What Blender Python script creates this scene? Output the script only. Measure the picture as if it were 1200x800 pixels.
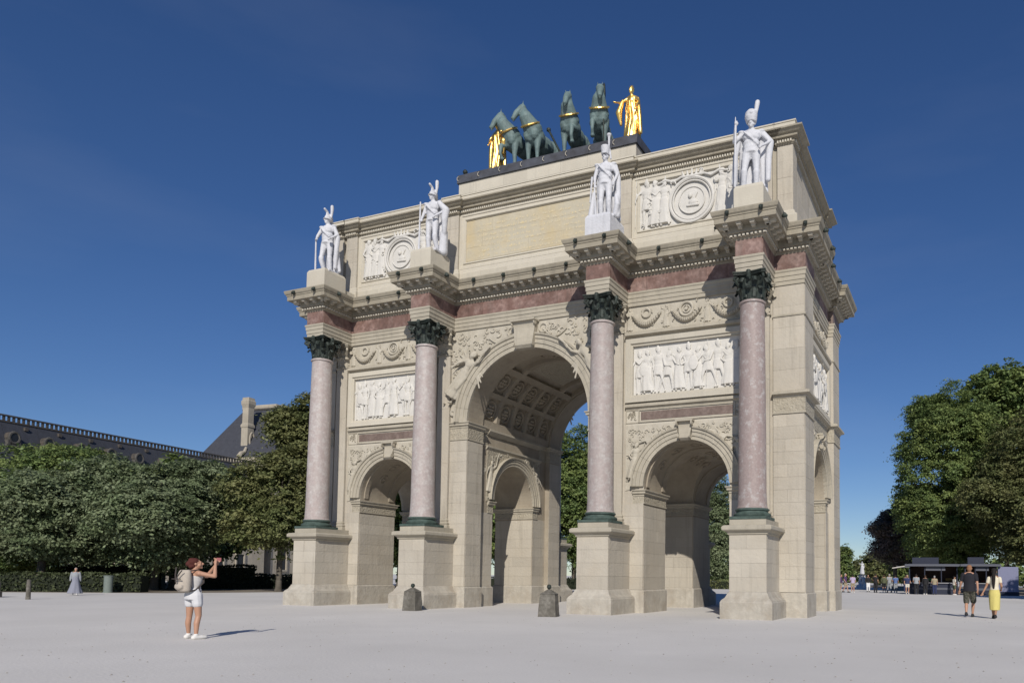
import bpy, bmesh, math, random
import numpy as np
from mathutils import Vector, Matrix, Euler, noise as mnoise
random.seed(7); np.random.seed(7)
SC = bpy.context.scene
for o in list(bpy.data.objects): bpy.data.objects.remove(o)
COL = SC.collection
PI = math.pi

# ------------------------------------------------------------------ camera
CX, CY, CZ = 17.217, -28.118, 1.463
cam_d = bpy.data.cameras.new('camera'); cam = bpy.data.objects.new('camera', cam_d); COL.objects.link(cam)
fw = Vector((-0.39176773, 0.9180133, 0.06139723)).normalized()
rt = Vector((0.91993812, 0.39194541, 0.00962535)).normalized()
up = rt.cross(fw).normalized()
M = Matrix((( rt.x, up.x, -fw.x, CX), (rt.y, up.y, -fw.y, CY), (rt.z, up.z, -fw.z, CZ), (0, 0, 0, 1)))
cam.matrix_world = M
cam_d.sensor_fit = 'HORIZONTAL'; cam_d.sensor_width = 36; cam_d.lens = 893.336 / 1200 * 36
cam_d.shift_x = -145.354 / 1200; cam_d.shift_y = (619.576 - 400) / 1200
cam_d.clip_start = 0.1; cam_d.clip_end = 5000
SC.camera = cam

# ------------------------------------------------------------------ light
LDIR = Vector((-0.45, 1.0, -0.685)).normalized()          # the way the sunlight travels
sun_d = bpy.data.lights.new('sun', 'SUN'); sun = bpy.data.objects.new('sun', sun_d); COL.objects.link(sun)
sun_d.energy = 4.2; sun_d.angle = math.radians(0.53); sun_d.color = (1.0, 0.94, 0.86)
sun.rotation_euler = LDIR.to_track_quat('-Z', 'Y').to_euler()
sun.location = (20, -40, 40)
W = bpy.data.worlds.new('World'); SC.world = W; W.use_nodes = True
nt = W.node_tree; nt.nodes.clear()
sky = nt.nodes.new('ShaderNodeTexSky'); sky.sky_type = 'NISHITA'; sky.sun_disc = False
tosun = -LDIR
sky.sun_elevation = math.asin(tosun.z)
sky.sun_rotation = math.atan2(tosun.x, tosun.y)
sky.altitude = 1500; sky.air_density = 1.0; sky.dust_density = 0.0; sky.ozone_density = 5.0
hsv = nt.nodes.new('ShaderNodeHueSaturation'); hsv.inputs['Saturation'].default_value = 1.17; hsv.inputs['Hue'].default_value = 0.512; gm = nt.nodes.new('ShaderNodeGamma'); gm.inputs[1].default_value = 0.88
bg = nt.nodes.new('ShaderNodeBackground'); bg.inputs['Strength'].default_value = 0.09
wo = nt.nodes.new('ShaderNodeOutputWorld')
nt.links.new(sky.outputs[0], hsv.inputs['Color']); nt.links.new(hsv.outputs[0], gm.inputs[0]); 
wtc = nt.nodes.new('ShaderNodeTexCoord'); wmp = nt.nodes.new('ShaderNodeMapping'); wmp.inputs['Scale'].default_value = (1.2, 1.2, 5.0); wmp.inputs['Rotation'].default_value = (0.25, 0.15, 0.4)
wnz = nt.nodes.new('ShaderNodeTexNoise'); wnz.inputs['Scale'].default_value = 1.6; wnz.inputs['Detail'].default_value = 7; wmr = nt.nodes.new('ShaderNodeMapRange')
wmr.inputs[1].default_value = 0.5; wmr.inputs[2].default_value = 0.85; wmr.inputs[3].default_value = 0.0; wmr.inputs[4].default_value = 0.055
wmx = nt.nodes.new('ShaderNodeMix'); wmx.data_type = 'RGBA'; wmx.inputs[7].default_value = (6.5, 6.8, 7.4, 1)          # very thin high wisps
nt.links.new(wtc.outputs['Generated'], wmp.inputs[0]); nt.links.new(wmp.outputs[0], wnz.inputs['Vector']); nt.links.new(wnz.outputs[0], wmr.inputs[0]); nt.links.new(wmr.outputs[0], wmx.inputs[0])
nt.links.new(gm.outputs[0], wmx.inputs[6]); nt.links.new(wmx.outputs[2], bg.inputs[0]); nt.links.new(bg.outputs[0], wo.inputs[0])
SC.view_settings.view_transform = 'Standard'; SC.view_settings.look = 'None'
SC.view_settings.exposure = 0.0; SC.view_settings.gamma = 1.0

# ------------------------------------------------------------------ materials
def mat(name, col, rough=0.85, metal=0.0, var=0.0, vscale=1.0, col2=None, bump=0.0, bscale=20.0, streak=0.0,
        island=0.0, objvar=0.0, spec=0.3, grime=None, transl=0.0, bdist=0.02, lo=0.35, hi=0.65, detail=6):
    m = bpy.data.materials.new(name); m.use_nodes = True
    t = m.node_tree; n = t.nodes; l = t.links; b = n['Principled BSDF']
    b.inputs['Roughness'].default_value = rough; b.inputs['Metallic'].default_value = metal
    b.inputs['Specular IOR Level'].default_value = spec
    tc = n.new('ShaderNodeTexCoord'); geo = n.new('ShaderNodeNewGeometry')
    pos = geo.outputs['Position']
    cur = n.new('ShaderNodeRGB'); cur.outputs[0].default_value = (*col, 1); cur = cur.outputs[0]
    def mixc(a, bcol, fac, mode='MIX'):
        mx = n.new('ShaderNodeMix'); mx.data_type = 'RGBA'; mx.blend_type = mode
        l.new(a, mx.inputs[6])
        if isinstance(bcol, tuple): mx.inputs[7].default_value = (*bcol, 1)
        else: l.new(bcol, mx.inputs[7])
        if isinstance(fac, float): mx.inputs[0].default_value = fac
        else: l.new(fac, mx.inputs[0])
        return mx.outputs[2]
    def noisef(scale, lo, hi, vec=None, det=detail, rough_=0.6):
        nz = n.new('ShaderNodeTexNoise'); nz.inputs['Scale'].default_value = scale; nz.inputs['Detail'].default_value = det
        nz.inputs['Roughness'].default_value = rough_
        l.new(vec if vec is not None else pos, nz.inputs['Vector'])
        mr = n.new('ShaderNodeMapRange'); mr.inputs[1].default_value = lo; mr.inputs[2].default_value = hi
        l.new(nz.outputs[0], mr.inputs[0]); return mr.outputs[0]
    def mul(a, k):
        mm = n.new('ShaderNodeMath'); mm.operation = 'MULTIPLY'; l.new(a, mm.inputs[0]); mm.inputs[1].default_value = k; return mm.outputs[0]
    if col2 is not None:
        cur = mixc(cur, col2, noisef(vscale, lo, hi))
    if var:
        f = noisef(vscale * 3.1, 0.3, 0.7)
        cur = mixc(cur, tuple(c * (1 - var) for c in col), mul(f, 0.8))
    if streak:
        mp = n.new('ShaderNodeMapping'); mp.inputs['Scale'].default_value = (3.2, 3.2, 0.25); l.new(pos, mp.inputs[0])
        f = noisef(1.3, 0.52, 0.8, mp.outputs[0], 5, 0.65)
        cur = mixc(cur, grime or (0.11, 0.10, 0.085), mul(f, streak))
    if island or objvar:
        oi = n.new('ShaderNodeObjectInfo')
        ad = n.new('ShaderNodeMath'); ad.operation = 'ADD'
        l.new(mul(geo.outputs['Random Per Island'], island), ad.inputs[0]); l.new(mul(oi.outputs['Random'], objvar), ad.inputs[1])
        h = n.new('ShaderNodeHueSaturation')
        mr = n.new('ShaderNodeMapRange'); tot = island + objvar
        mr.inputs[1].default_value = 0; mr.inputs[2].default_value = tot
        mr.inputs[3].default_value = 1 - tot / 2; mr.inputs[4].default_value = 1 + tot / 2
        l.new(ad.outputs[0], mr.inputs[0]); l.new(mr.outputs[0], h.inputs['Value']); l.new(cur, h.inputs['Color'])
        cur = h.outputs[0]
    l.new(cur, b.inputs['Base Color'])
    if bump:
        nz = n.new('ShaderNodeTexNoise'); nz.inputs['Scale'].default_value = bscale; nz.inputs['Detail'].default_value = 8
        l.new(pos, nz.inputs['Vector'])
        bp = n.new('ShaderNodeBump'); bp.inputs['Strength'].default_value = bump; bp.inputs['Distance'].default_value = bdist
        l.new(nz.outputs[0], bp.inputs['Height']); l.new(bp.outputs[0], b.inputs['Normal'])
    if transl:
        tr = n.new('ShaderNodeBsdfTranslucent'); ms = n.new('ShaderNodeMixShader'); ms.inputs[0].default_value = transl
        l.new(cur, tr.inputs[0]); l.new(b.outputs[0], ms.inputs[1]); l.new(tr.outputs[0], ms.inputs[2])
        l.new(ms.outputs[0], n['Material Output'].inputs[0])
    return m
STONE = mat('limestone', (0.480, 0.440, 0.368), col2=(0.405, 0.360, 0.288), vscale=0.42, var=0.14, streak=0.5, grime=(0.19, 0.17, 0.14), island=0.07, objvar=0.12, bump=0.5, bscale=9, bdist=0.03)
STONE2 = mat('limestone_pale', (0.516, 0.479, 0.397), col2=(0.465, 0.425, 0.348), vscale=1.2, var=0.08, streak=0.16, island=0.08, objvar=0.14, bump=0.4, bscale=14)
TRIM = mat('limestone_moulding', (0.439, 0.400, 0.321), col2=(0.354, 0.321, 0.254), vscale=1.1, var=0.16, streak=0.35, bump=0.5, bscale=18, objvar=0.06)
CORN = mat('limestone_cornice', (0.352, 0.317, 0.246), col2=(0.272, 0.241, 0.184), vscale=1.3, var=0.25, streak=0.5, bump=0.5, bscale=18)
CARVE = mat('limestone_carved', (0.437, 0.396, 0.312), col2=(0.329, 0.292, 0.224), vscale=5, var=0.2, streak=0.25, bump=1.0, bscale=12, bdist=0.06)
WHITE = mat('white_relief_marble', (0.619, 0.599, 0.556), col2=(0.536, 0.517, 0.471), vscale=2.5, var=0.08, streak=0.10, bump=0.4, bscale=16)
RELIEF = mat('relief_limestone', (0.500, 0.462, 0.382), col2=(0.380, 0.346, 0.276), vscale=3, var=0.15, streak=0.2, bump=0.7, bscale=16)
GOLDW = mat('worn_inscription_stone', (0.491, 0.446, 0.342), col2=(0.502, 0.410, 0.247), vscale=0.55, var=0.14, streak=0.1, bump=0.5, bscale=9, bdist=0.03, lo=0.42, hi=0.6)
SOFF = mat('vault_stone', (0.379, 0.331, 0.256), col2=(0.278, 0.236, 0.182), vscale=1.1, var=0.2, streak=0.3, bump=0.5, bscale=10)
PLINTH = mat('stained_limestone', (0.46, 0.425, 0.36), col2=(0.33, 0.285, 0.225), vscale=1.5, var=0.25, streak=0.45, grime=(0.22, 0.20, 0.17), objvar=0.06, bump=0.7, bscale=10, bdist=0.03, lo=.45, hi=.68)
RED = mat('red_marble', (0.196, 0.118, 0.098), col2=(0.306, 0.212, 0.185), vscale=1.9, var=0.45, streak=0.4, objvar=0.3, rough=0.6, bump=0.15, lo=.42, hi=.6)
REDD = mat('dark_red_marble', (0.165, 0.12, 0.10), col2=(0.24, 0.185, 0.16), vscale=2.2, var=0.35, rough=0.6, bump=0.15)
PINK = mat('pink_marble', (0.405, 0.347, 0.325), col2=(0.47, 0.44, 0.415), vscale=3.6, var=0.28, streak=0.25, grime=(0.25, 0.17, 0.16), rough=0.5, objvar=0.12, bump=0.2, bscale=30, lo=0.44, hi=0.6, detail=10)
PINKR = mat('red_pink_marble', (0.335, 0.272, 0.253), col2=(0.45, 0.42, 0.40), vscale=4.5, var=0.3, streak=0.35, grime=(0.25, 0.15, 0.135), rough=0.5, bump=0.2, bscale=30, lo=0.52, hi=0.62, detail=10)
BRONZE = mat('dark_bronze', (0.020, 0.024, 0.021), col2=(0.042, 0.055, 0.047), vscale=6, rough=0.55, metal=0.2, bump=0.5, bscale=30)
VERD = mat('verdigris_bronze', (0.075, 0.11, 0.095), col2=(0.04, 0.06, 0.05), vscale=4, rough=0.7, bump=0.3, bscale=30)
HORSEM = mat('patinated_bronze', (0.16, 0.225, 0.22), col2=(0.07, 0.10, 0.10), vscale=2.6, var=0.3, streak=0.5, grime=(0.02, 0.03, 0.03), rough=0.6, metal=0.0, bump=0.3, bscale=18, lo=0.45, hi=0.75)
GOLD = mat('gilded_bronze', (1.0, 0.70, 0.24), col2=(0.80, 0.50, 0.13), vscale=5, rough=0.36, metal=0.9, bump=0.25, bscale=10)
LEAD = mat('lead_sheet', (0.075, 0.08, 0.095), col2=(0.045, 0.045, 0.05), vscale=2, rough=0.6, bump=0.2, island=0.2)
STATUE = mat('white_statue_marble', (0.62, 0.625, 0.65), col2=(0.51, 0.515, 0.54), vscale=1.8, var=0.16, rough=0.7, bump=0.6, bscale=12, bdist=.03, streak=0.5, grime=(0.27, 0.27, 0.27))

# ------------------------------------------------------------------ mesh helpers
def finish(o, parent, label, cat, group, kind):
    COL.objects.link(o)
    if parent is not None: o.parent = parent
    if label: o['label'] = label
    if cat: o['category'] = cat
    if group: o['group'] = group
    if kind: o['kind'] = kind
    return o
def empty(name, loc=(0, 0, 0), rz=0.0, label=None, cat=None, group=None):
    o = bpy.data.objects.new(name, None); o.location = loc; o.rotation_euler = (0, 0, rz); o.empty_display_size = 0.3
    return finish(o, None, label, cat, group, None)
IDF = lambda p: p
def frame(org, u, n):
    org = Vector(org); u = Vector(u); n = Vector(n)
    return lambda p: org + u * p[0] + n * p[1] + Vector((0, 0, p[2]))      # local (u, outward, z)
def fmat(org, u, n):
    u = Vector(u); n = Vector(n)
    return Matrix(((u.x, -n.x, 0, org[0]), (u.y, -n.y, 0, org[1]), (0, 0, 1, org[2]), (0, 0, 0, 1)))
class MB:
    def __init__(s, xf=IDF): s.v = []; s.f = []; s.xf = xf
    def add(s, vs, fs, xf=None):
        b = len(s.v); xf = xf or s.xf
        s.v += [tuple(xf(v)) for v in vs]; s.f += [tuple(i + b for i in f) for f in fs]; return s
    def box(s, x0, x1, y0, y1, z0, z1, xf=None):
        vs = [(x, y, z) for z in (z0, z1) for y in (y0, y1) for x in (x0, x1)]
        return s.add(vs, [(0, 1, 3, 2), (4, 6, 7, 5), (0, 4, 5, 1), (2, 3, 7, 6), (0, 2, 6, 4), (1, 5, 7, 3)], xf)
    def frust(s, x0, x1, y0, y1, z0, X0, X1, Y0, Y1, z1):
        vs = [(x0, y0, z0), (x1, y0, z0), (x1, y1, z0), (x0, y1, z0), (X0, Y0, z1), (X1, Y0, z1), (X1, Y1, z1), (X0, Y1, z1)]
        return s.add(vs, [(0, 3, 2, 1), (4, 5, 6, 7), (0, 1, 5, 4), (1, 2, 6, 5), (2, 3, 7, 6), (3, 0, 4, 7)])
    def prism(s, pts, d0, d1, mp):
        n = len(pts); vs = [mp(a, b, d0) for a, b in pts] + [mp(a, b, d1) for a, b in pts]
        fs = [tuple(range(n)), tuple(range(2 * n - 1, n - 1, -1))] + [(i, (i + 1) % n, (i + 1) % n + n, i + n) for i in range(n)]
        return s.add(vs, fs)
    def lathe(s, prof, n=24, c=(0, 0), mp=None, cap=True, a0=0.0):
        vs = []; fs = []; k = len(prof); mp = mp or (lambda p: p)
        for r, z in prof:
            for i in range(n):
                a = a0 + 2 * PI * i / n; vs.append(mp((c[0] + r * math.cos(a), c[1] + r * math.sin(a), z)))
        for j in range(k - 1):
            for i in range(n):
                i2 = (i + 1) % n; fs.append((j * n + i, j * n + i2, (j + 1) * n + i2, (j + 1) * n + i))
        if cap: fs.append(tuple(range(n - 1, -1, -1))); fs.append(tuple((k - 1) * n + i for i in range(n)))
        return s.add(vs, fs)
    def tube(s, pts, r, n=6, r1=None):
        pts = [Vector(p) for p in pts]; vs = []; fs = []; k = len(pts)
        for j, p in enumerate(pts):
            d = (pts[min(j + 1, k - 1)] - pts[max(j - 1, 0)]).normalized()
            a = d.orthogonal().normalized() if j == 0 else (a - d * a.dot(d)).normalized()
            b = d.cross(a); rr = r if r1 is None else r + (r1 - r) * j / (k - 1)
            if isinstance(r, (list, tuple)): rr = r[j]
            for i in range(n):
                t = 2 * PI * i / n; vs.append(tuple(p + (a * math.cos(t) + b * math.sin(t)) * rr))
        for j in range(k - 1):
            for i in range(n): fs.append((j * n + i, j * n + (i + 1) % n, (j + 1) * n + (i + 1) % n, (j + 1) * n + i))
        fs.append(tuple(range(n - 1, -1, -1))); fs.append(tuple((k - 1) * n + i for i in range(n)))
        return s.add(vs, fs)
    def sweep(s, prof, path, closed=True, mp=None, closeprof=False):
        """prof = [(offset outward, height)], path = 2D points; outward is to the right of travel"""
        mp = mp or (lambda a, b, h: (a, b, h)); n = len(path); P = [Vector(p) for p in path]; offs = []
        for i in range(n):
            def nrm(a, b):
                d = (b - a).normalized(); return Vector((d.y, -d.x))
            if closed or 0 < i < n - 1:
                n1 = nrm(P[i - 1], P[i]); n2 = nrm(P[i], P[(i + 1) % n]); m = n1 + n2
                m = m / max(m.dot(n1), 0.2) if m.length > 1e-6 else n1
            elif i == 0: m = nrm(P[0], P[1])
            else: m = nrm(P[-2], P[-1])
            offs.append(m)
        vs = []; fs = []; k = len(prof)
        for i in range(n):
            for o, h in prof: q = P[i] + offs[i] * o; vs.append(mp(q.x, q.y, h))
        for i in range(n if closed else n - 1):
            i2 = (i + 1) % n
            for j in range(k if closeprof else k - 1):
                j2 = (j + 1) % k; fs.append((i * k + j, i2 * k + j, i2 * k + j2, i * k + j2))
        if not closed and k > 2: fs.append(tuple(range(k))); fs.append(tuple((n - 1) * k + j for j in range(k - 1, -1, -1)))
        return s.add(vs, fs)
    def mesh(s, name, m, smooth=False, recalc=True):
        me = bpy.data.meshes.new(name); me.from_pydata([tuple(v) for v in s.v], [], s.f)
        if recalc:
            bm = bmesh.new(); bm.from_mesh(me); bmesh.ops.recalc_face_normals(bm, faces=bm.faces); bm.to_mesh(me); bm.free()
        if m: me.materials.append(m)
        if smooth: me.shade_smooth(); me.set_sharp_from_angle(angle=math.radians(42))
        return me
    def build(s, name, m, parent=None, label=None, cat=None, group=None, kind=None, smooth=False, loc=(0, 0, 0), recalc=True):
        o = bpy.data.objects.new(name, s.mesh(name, m, smooth, recalc)); o.location = loc
        return finish(o, parent, label, cat, group, kind)
def inst(name, me, parent=None, mw=None, label=None, cat=None, group=None, kind=None):
    o = bpy.data.objects.new(name, me)
    finish(o, parent, label, cat, group, kind)
    if mw is not None: o.matrix_local = mw
    return o
def rectpath(x0, x1, y0, y1): return [(x0, y0), (x1, y0), (x1, y1), (x0, y1)]     # counter-clockwise: outward on the right

# organic shapes: overlapping closed volumes fused by a voxel remesh
class Blob:
    def __init__(s): s.m = MB()
    def ell(s, c, r, rot=None, n=10):
        c = Vector(c); R = Euler(rot).to_matrix() if rot else Matrix.Identity(3)
        if not isinstance(r, (tuple, list)): r = (r, r, r)
        vs = [tuple(c + R @ Vector((0, 0, -r[2])))]; fs = []; k = max(4, n // 2)
        for j in range(1, k):
            t = -PI / 2 + PI * j / k
            for i in range(n):
                a = 2 * PI * i / n; vs.append(tuple(c + R @ Vector((r[0] * math.cos(t) * math.cos(a), r[1] * math.cos(t) * math.sin(a), r[2] * math.sin(t)))))
        vs.append(tuple(c + R @ Vector((0, 0, r[2]))))
        for i in range(n): fs.append((0, 1 + (i + 1) % n, 1 + i)); b = 1 + (k - 2) * n; fs.append((len(vs) - 1, b + i, b + (i + 1) % n))
        for j in range(k - 2):
            for i in range(n): a = 1 + j * n; fs.append((a + i, a + (i + 1) % n, a + n + (i + 1) % n, a + n + i))
        s.m.add(vs, fs); return s
    def cap(s, p0, p1, r0, r1=None, n=10):
        r1 = r0 if r1 is None else r1; p0 = Vector(p0); p1 = Vector(p1); d = p1 - p0
        if d.length < 1e-5: return s.ell(p0, r0)
        L = d.length; d = d / L; pts = []; rs = []
        for t in (-1, -0.8, -0.45, 0): pts.append(p0 + d * r0 * t); rs.append(r0 * math.sqrt(max(1 - t * t, 0.003)))
        for t in (0, 0.45, 0.8, 1): pts.append(p1 + d * r1 * t); rs.append(r1 * math.sqrt(max(1 - t * t, 0.003)))
        s.m.tube(pts, rs, n); return s
    def chain(s, pts, rs, n=10):
        for i in range(len(pts) - 1): s.cap(pts[i], pts[i + 1], rs[i], rs[i + 1], n)
        return s
    def loft(s, rings, n=18, fold=0.0, nf=9, ph=0.0):
        """rings = [(x, y, z, rx, ry)] closed volume; fold ripples the rim"""
        vs = []; fs = []; k = len(rings)
        for j, (x, y, z, rx, ry) in enumerate(rings):
            q = j / max(k - 1, 1)
            for i in range(n):
                a = 2 * PI * i / n; w = 1 + fold * q * math.sin(nf * a + ph + 0.8 * j)
                vs.append((x + rx * w * math.cos(a), y + ry * w * math.sin(a), z))
        for j in range(k - 1):
            for i in range(n): fs.append((j * n + i, j * n + (i + 1) % n, (j + 1) * n + (i + 1) % n, (j + 1) * n + i))
        fs.append(tuple(range(n - 1, -1, -1))); fs.append(tuple((k - 1) * n + i for i in range(n)))
        s.m.add(vs, fs); return s
    def box(s, *a): s.m.box(*a); return s
    def mesh(s, name, m, voxel=0.02, smooth=3, xf=None):
        me = s.m.mesh(name + '_raw', m)
        o = bpy.data.objects.new('tmp', me); COL.objects.link(o)
        r = o.modifiers.new('r', 'REMESH'); r.mode = 'VOXEL'; r.voxel_size = voxel; r.use_smooth_shade = True
        if smooth: q = o.modifiers.new('s', 'SMOOTH'); q.factor = 0.5; q.iterations = smooth
        dg = bpy.context.evaluated_depsgraph_get()
        out = bpy.data.meshes.new_from_object(o.evaluated_get(dg)); out.name = name
        bpy.data.objects.remove(o); bpy.data.meshes.remove(me)
        if not out.materials: out.materials.append(m)
        out.shade_smooth()
        if xf is not None: out.transform(xf)
        return out
# ------------------------------------------------------------------ figures
def human(pose=None, fem=False):
    J = dict(hd=(0, -.02, 1.635), nk=(0, .01, 1.48), sL=(.19, .01, 1.42), sR=(-.19, .01, 1.42), eL=(.25, .03, 1.13), eR=(-.25, .03, 1.13),
             wL=(.26, -.05, .88), wR=(-.26, -.05, .88), hL=(.095, 0, .93), hR=(-.095, 0, .93), kL=(.105, -.02, .5), kR=(-.105, -.02, .5),
             aL=(.105, .03, .09), aR=(-.105, .03, .09), fL=0.0, fR=0.0, look=0.0, nod=0.0)
    if fem: J.update(sL=(.165, .01, 1.40), sR=(-.165, .01, 1.40))
    if pose: J.update(pose)
    return J
def hand(b, w, d, side, curl=0.5, s=1.0):
    w = Vector(w); d = Vector(d).normalized(); sd = Vector((side, 0, 0)); sd = (sd - d * sd.dot(d))
    sd = sd.normalized() if sd.length > 0.1 else Vector((0, side, 0)); nrm = d.cross(sd)
    b.cap(w, w + d * .07 * s, .024 * s, .034 * s, 8)
    for i in range(4):
        off = sd * (i - 1.5) * -.019 * s; p0 = w + d * .08 * s + off; L = (.030, .034, .032, .025)[i] * s
        p1 = p0 + d * L; p2 = p1 + (d * (1 - curl) + nrm * curl * .9).normalized() * L * .8; p3 = p2 + (d * (1 - 1.4 * curl) + nrm * curl).normalized() * L * .6
        b.chain([p0, p1, p2, p3], [.0095 * s, .009 * s, .008 * s, .007 * s], 6)
    t0 = w + d * .03 * s + sd * .025 * s; t1 = t0 + (d * .6 + sd * .8).normalized() * .035 * s; t2 = t1 + d * .028 * s
    b.chain([t0, t1, t2], [.012 * s, .011 * s, .009 * s], 6)
def head(b, J, hair=0.0, big=1.0):
    R = Euler((J['nod'], 0, J['look'])).to_matrix(); c = Vector(J['hd'])
    def q(x, y, z): return c + R @ Vector((x * big, y * big, z * big))
    rot = (J['nod'], 0, J['look'])
    b.ell(q(0, .015, .035), (.078 * big, .098 * big, .088 * big), rot, 12)
    b.ell(q(0, -.02, -.035), (.06 * big, .075 * big, .085 * big), rot, 12)
    b.ell(q(0, -.07, -.095), .026 * big)                                # chin
    b.chain([q(0, -.092, .02), q(0, -.118, -.025)], [.011 * big, .017 * big], 8)   # nose
    b.chain([q(-.03, -.083, .03), q(.03, -.083, .03)], [.014 * big, .014 * big], 8)  # brow
    b.chain([q(-.022, -.088, -.06), q(.022, -.088, -.06)], [.010 * big, .010 * big], 8)   # lips
    for sx in (-1, 1):
        b.ell(q(sx * .08, .01, 0), (.012 * big, .022 * big, .032 * big), rot)
        b.ell(q(sx * .032, -.078, .005), .012 * big)
        b.ell(q(sx * .045, -.055, -.035), .028 * big)
def body(b, J, fem=False, s=1.0, hands=True, curl=.45, feet=True):
    nk = Vector(J['nk']); hd = Vector(J['hd'])
    b.cap(nk - Vector((0, 0, .04)), hd - Vector((0, -.01, .06)), .058 * s, .05 * s)
    b.ell((nk.x * .5, .01, 1.33), (.165 * s if not fem else .145, .105 * s, .155), None, 14)
    b.ell((0, .005, 1.15), (.145 * s if not fem else .115, .095 * s, .17), None, 14)
    b.ell((0, .01, .97), (.155 * s if not fem else .165, .115 * s, .13), None, 14)
    b.cap(J['sL'], J['sR'], .06 * s, .06 * s); b.chain([J['sL'], nk, J['sR']], [.055, .06, .055])
    for k in 'LR':
        e = Vector(J['e' + k]); w = Vector(J['w' + k])
        b.chain([J['s' + k], e], [.055 * s, .042 * s]); b.chain([e, w], [.041 * s, .026 * s])
        if hands: hand(b, w, w - e, -1 if k == 'L' else 1, curl)
        h, kn, a = (Vector(J[i + k]) for i in 'hka')
        b.chain([h, kn], [.092 * s, .056 * s]); b.chain([kn, a + (kn - a) * .62 + Vector((0, .018, 0)), a], [.053 * s, .056 * s, .033 * s])
        if feet:
            f = J['f' + k]; t = a + Vector((math.sin(f) * .17, -math.cos(f) * .17, -.055))
            b.chain([a + Vector((0, .03, -.045)), t], [.042, .03])
def cape(b, top, bot, w0, w1, y0, y1, n=9, r=.045, swirl=0.0):
    w1 *= .82; w0 *= .95
    for i in range(n):
        t = i / (n - 1) * 2 - 1; e = math.sin(i * 2.1) * .02
        b.chain([(t * w0, y0 - abs(t) * .05, top), (t * (w0 + w1) / 2 + swirl * .5, y0 + (y1 - y0) * .5 + .03 * math.cos(i * 1.9), (top + bot) / 2), (t * w1 + swirl, y1 + e, bot + .03 * math.sin(i * 2.7))], [r * .8, r * .9, r * .85], 8)
    b.ell((swirl * .3, (y0 + y1) / 2 + .01, (top + bot) / 2), ((w0 + w1) / 2 * .95, .028, (top - bot) / 2))
def skirt(b, z0, z1, r0, r1, ry=.8, fold=.10, nf=9, dx=0, dy=0):
    b.loft([(dx * t, dy * t, z0 + (z1 - z0) * t, r0 + (r1 - r0) * t, (r0 + (r1 - r0) * t) * ry) for t in (0, .2, .45, .7, 1)], 40, fold, nf)

# relief figures, facing -y, about 1.75 tall
def relief_set():
    out = []
    def mk(i, pose, robe=0, helm=0, shield=0, staff=0, cloak=0, seated=0):
        b = Blob(); J = human(pose); body(b, J, hands=False); head(b, J, big=1.15)
        if robe: skirt(b, 1.05, .1, .17, .27, .7, .12, 7)
        else: skirt(b, 1.05, .68, .16, .2, .8, .1, 8)
        if helm: b.ell((J['hd'][0], 0, 1.70), (.11, .14, .09)); b.chain([(J['hd'][0], -.1, 1.76), (J['hd'][0], .0, 1.84), (J['hd'][0], .14, 1.74)], [.03, .04, .03])
        if cloak: cape(b, 1.42, .35, .2, .3, .08, .12, 7, .05, .12)
        if shield: b.ell((.22, -.16, 1.0), (.2, .06, .3))
        if staff: b.cap((J['wR'][0], -.12, .1), (J['wR'][0] + .05, -.12, 1.95), .022, .018)
        return b.mesh('relief_figure_%d' % i, WHITE, .026, 2)
    out.append(mk(0, dict(eL=(.34, -.1, 1.2), wL=(.5, -.12, 1.35), kR=(-.14, -.1, .5), aR=(-.2, .02, .09), look=-.8), 1))
    out.append(mk(1, dict(eR=(-.36, -.1, 1.25), wR=(-.42, -.14, 1.02), kL=(.2, -.12, .52), aL=(.3, .02, .09), look=.9), 0, 1, 0, 1, 1))
    out.append(mk(2, dict(eL=(.3, -.1, 1.15), wL=(.1, -.16, 1.1), eR=(-.3, -.1, 1.2), wR=(-.3, -.14, 1.0), look=.5), 0, 1, 1))
    out.append(mk(3, dict(eL=(.36, -.08, 1.5), wL=(.4, -.1, 1.78), eR=(-.28, -.08, 1.12), wR=(-.12, -.15, 1.0), kL=(.12, -.1, .5), look=-.5), 1, 0, 0, 0, 1))
    out.append(mk(4, dict(hd=(.08, -.06, 1.55), nk=(.05, 0, 1.42), eR=(-.1, -.15, 1.1), wR=(.2, -.18, 1.05), eL=(.36, -.1, 1.15), wL=(.52, -.12, 1.05), kR=(-.25, -.05, .55), aR=(-.38, .04, .1), kL=(.2, -.12, .5), aL=(.22, .02, .09), look=-1.1), 0, 0, 0, 0, 1))
    return out
def victory_mesh():
    # winged woman flying, drawn upright: body along +z, wings behind
    b = Blob(); J = human(dict(eL=(.3, -.1, 1.55), wL=(.34, -.12, 1.85), eR=(-.34, -.06, 1.2), wR=(-.44, -.1, .95), kL=(.08, -.12, .52), kR=(-.06, .05, .45), aL=(.05, .05, .1), aR=(-.12, .1, -.02), look=-.5), True)
    body(b, J, True, hands=False); head(b, J, big=1.1); skirt(b, 1.12, .2, .15, .24, .7, .14, 8, -.05)
    for sx in (-1, 1):
        for i in range(6):
            b.cap((sx * .12, .08, 1.38), (sx * (.42 + .05 * i), .1, 1.75 - i * .17), .05, .03)
    b.cap(J['wL'], (.40, -.12, 2.1), .03, .05)
    return b.mesh('victory', RELIEF, .028, 2)
RELF = relief_set(); VICT = victory_mesh()
def recolor(me, m):
    c = me.copy(); c.materials.clear(); c.materials.append(m); return c
RELS = [recolor(m, RELIEF) for m in RELF]

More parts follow.
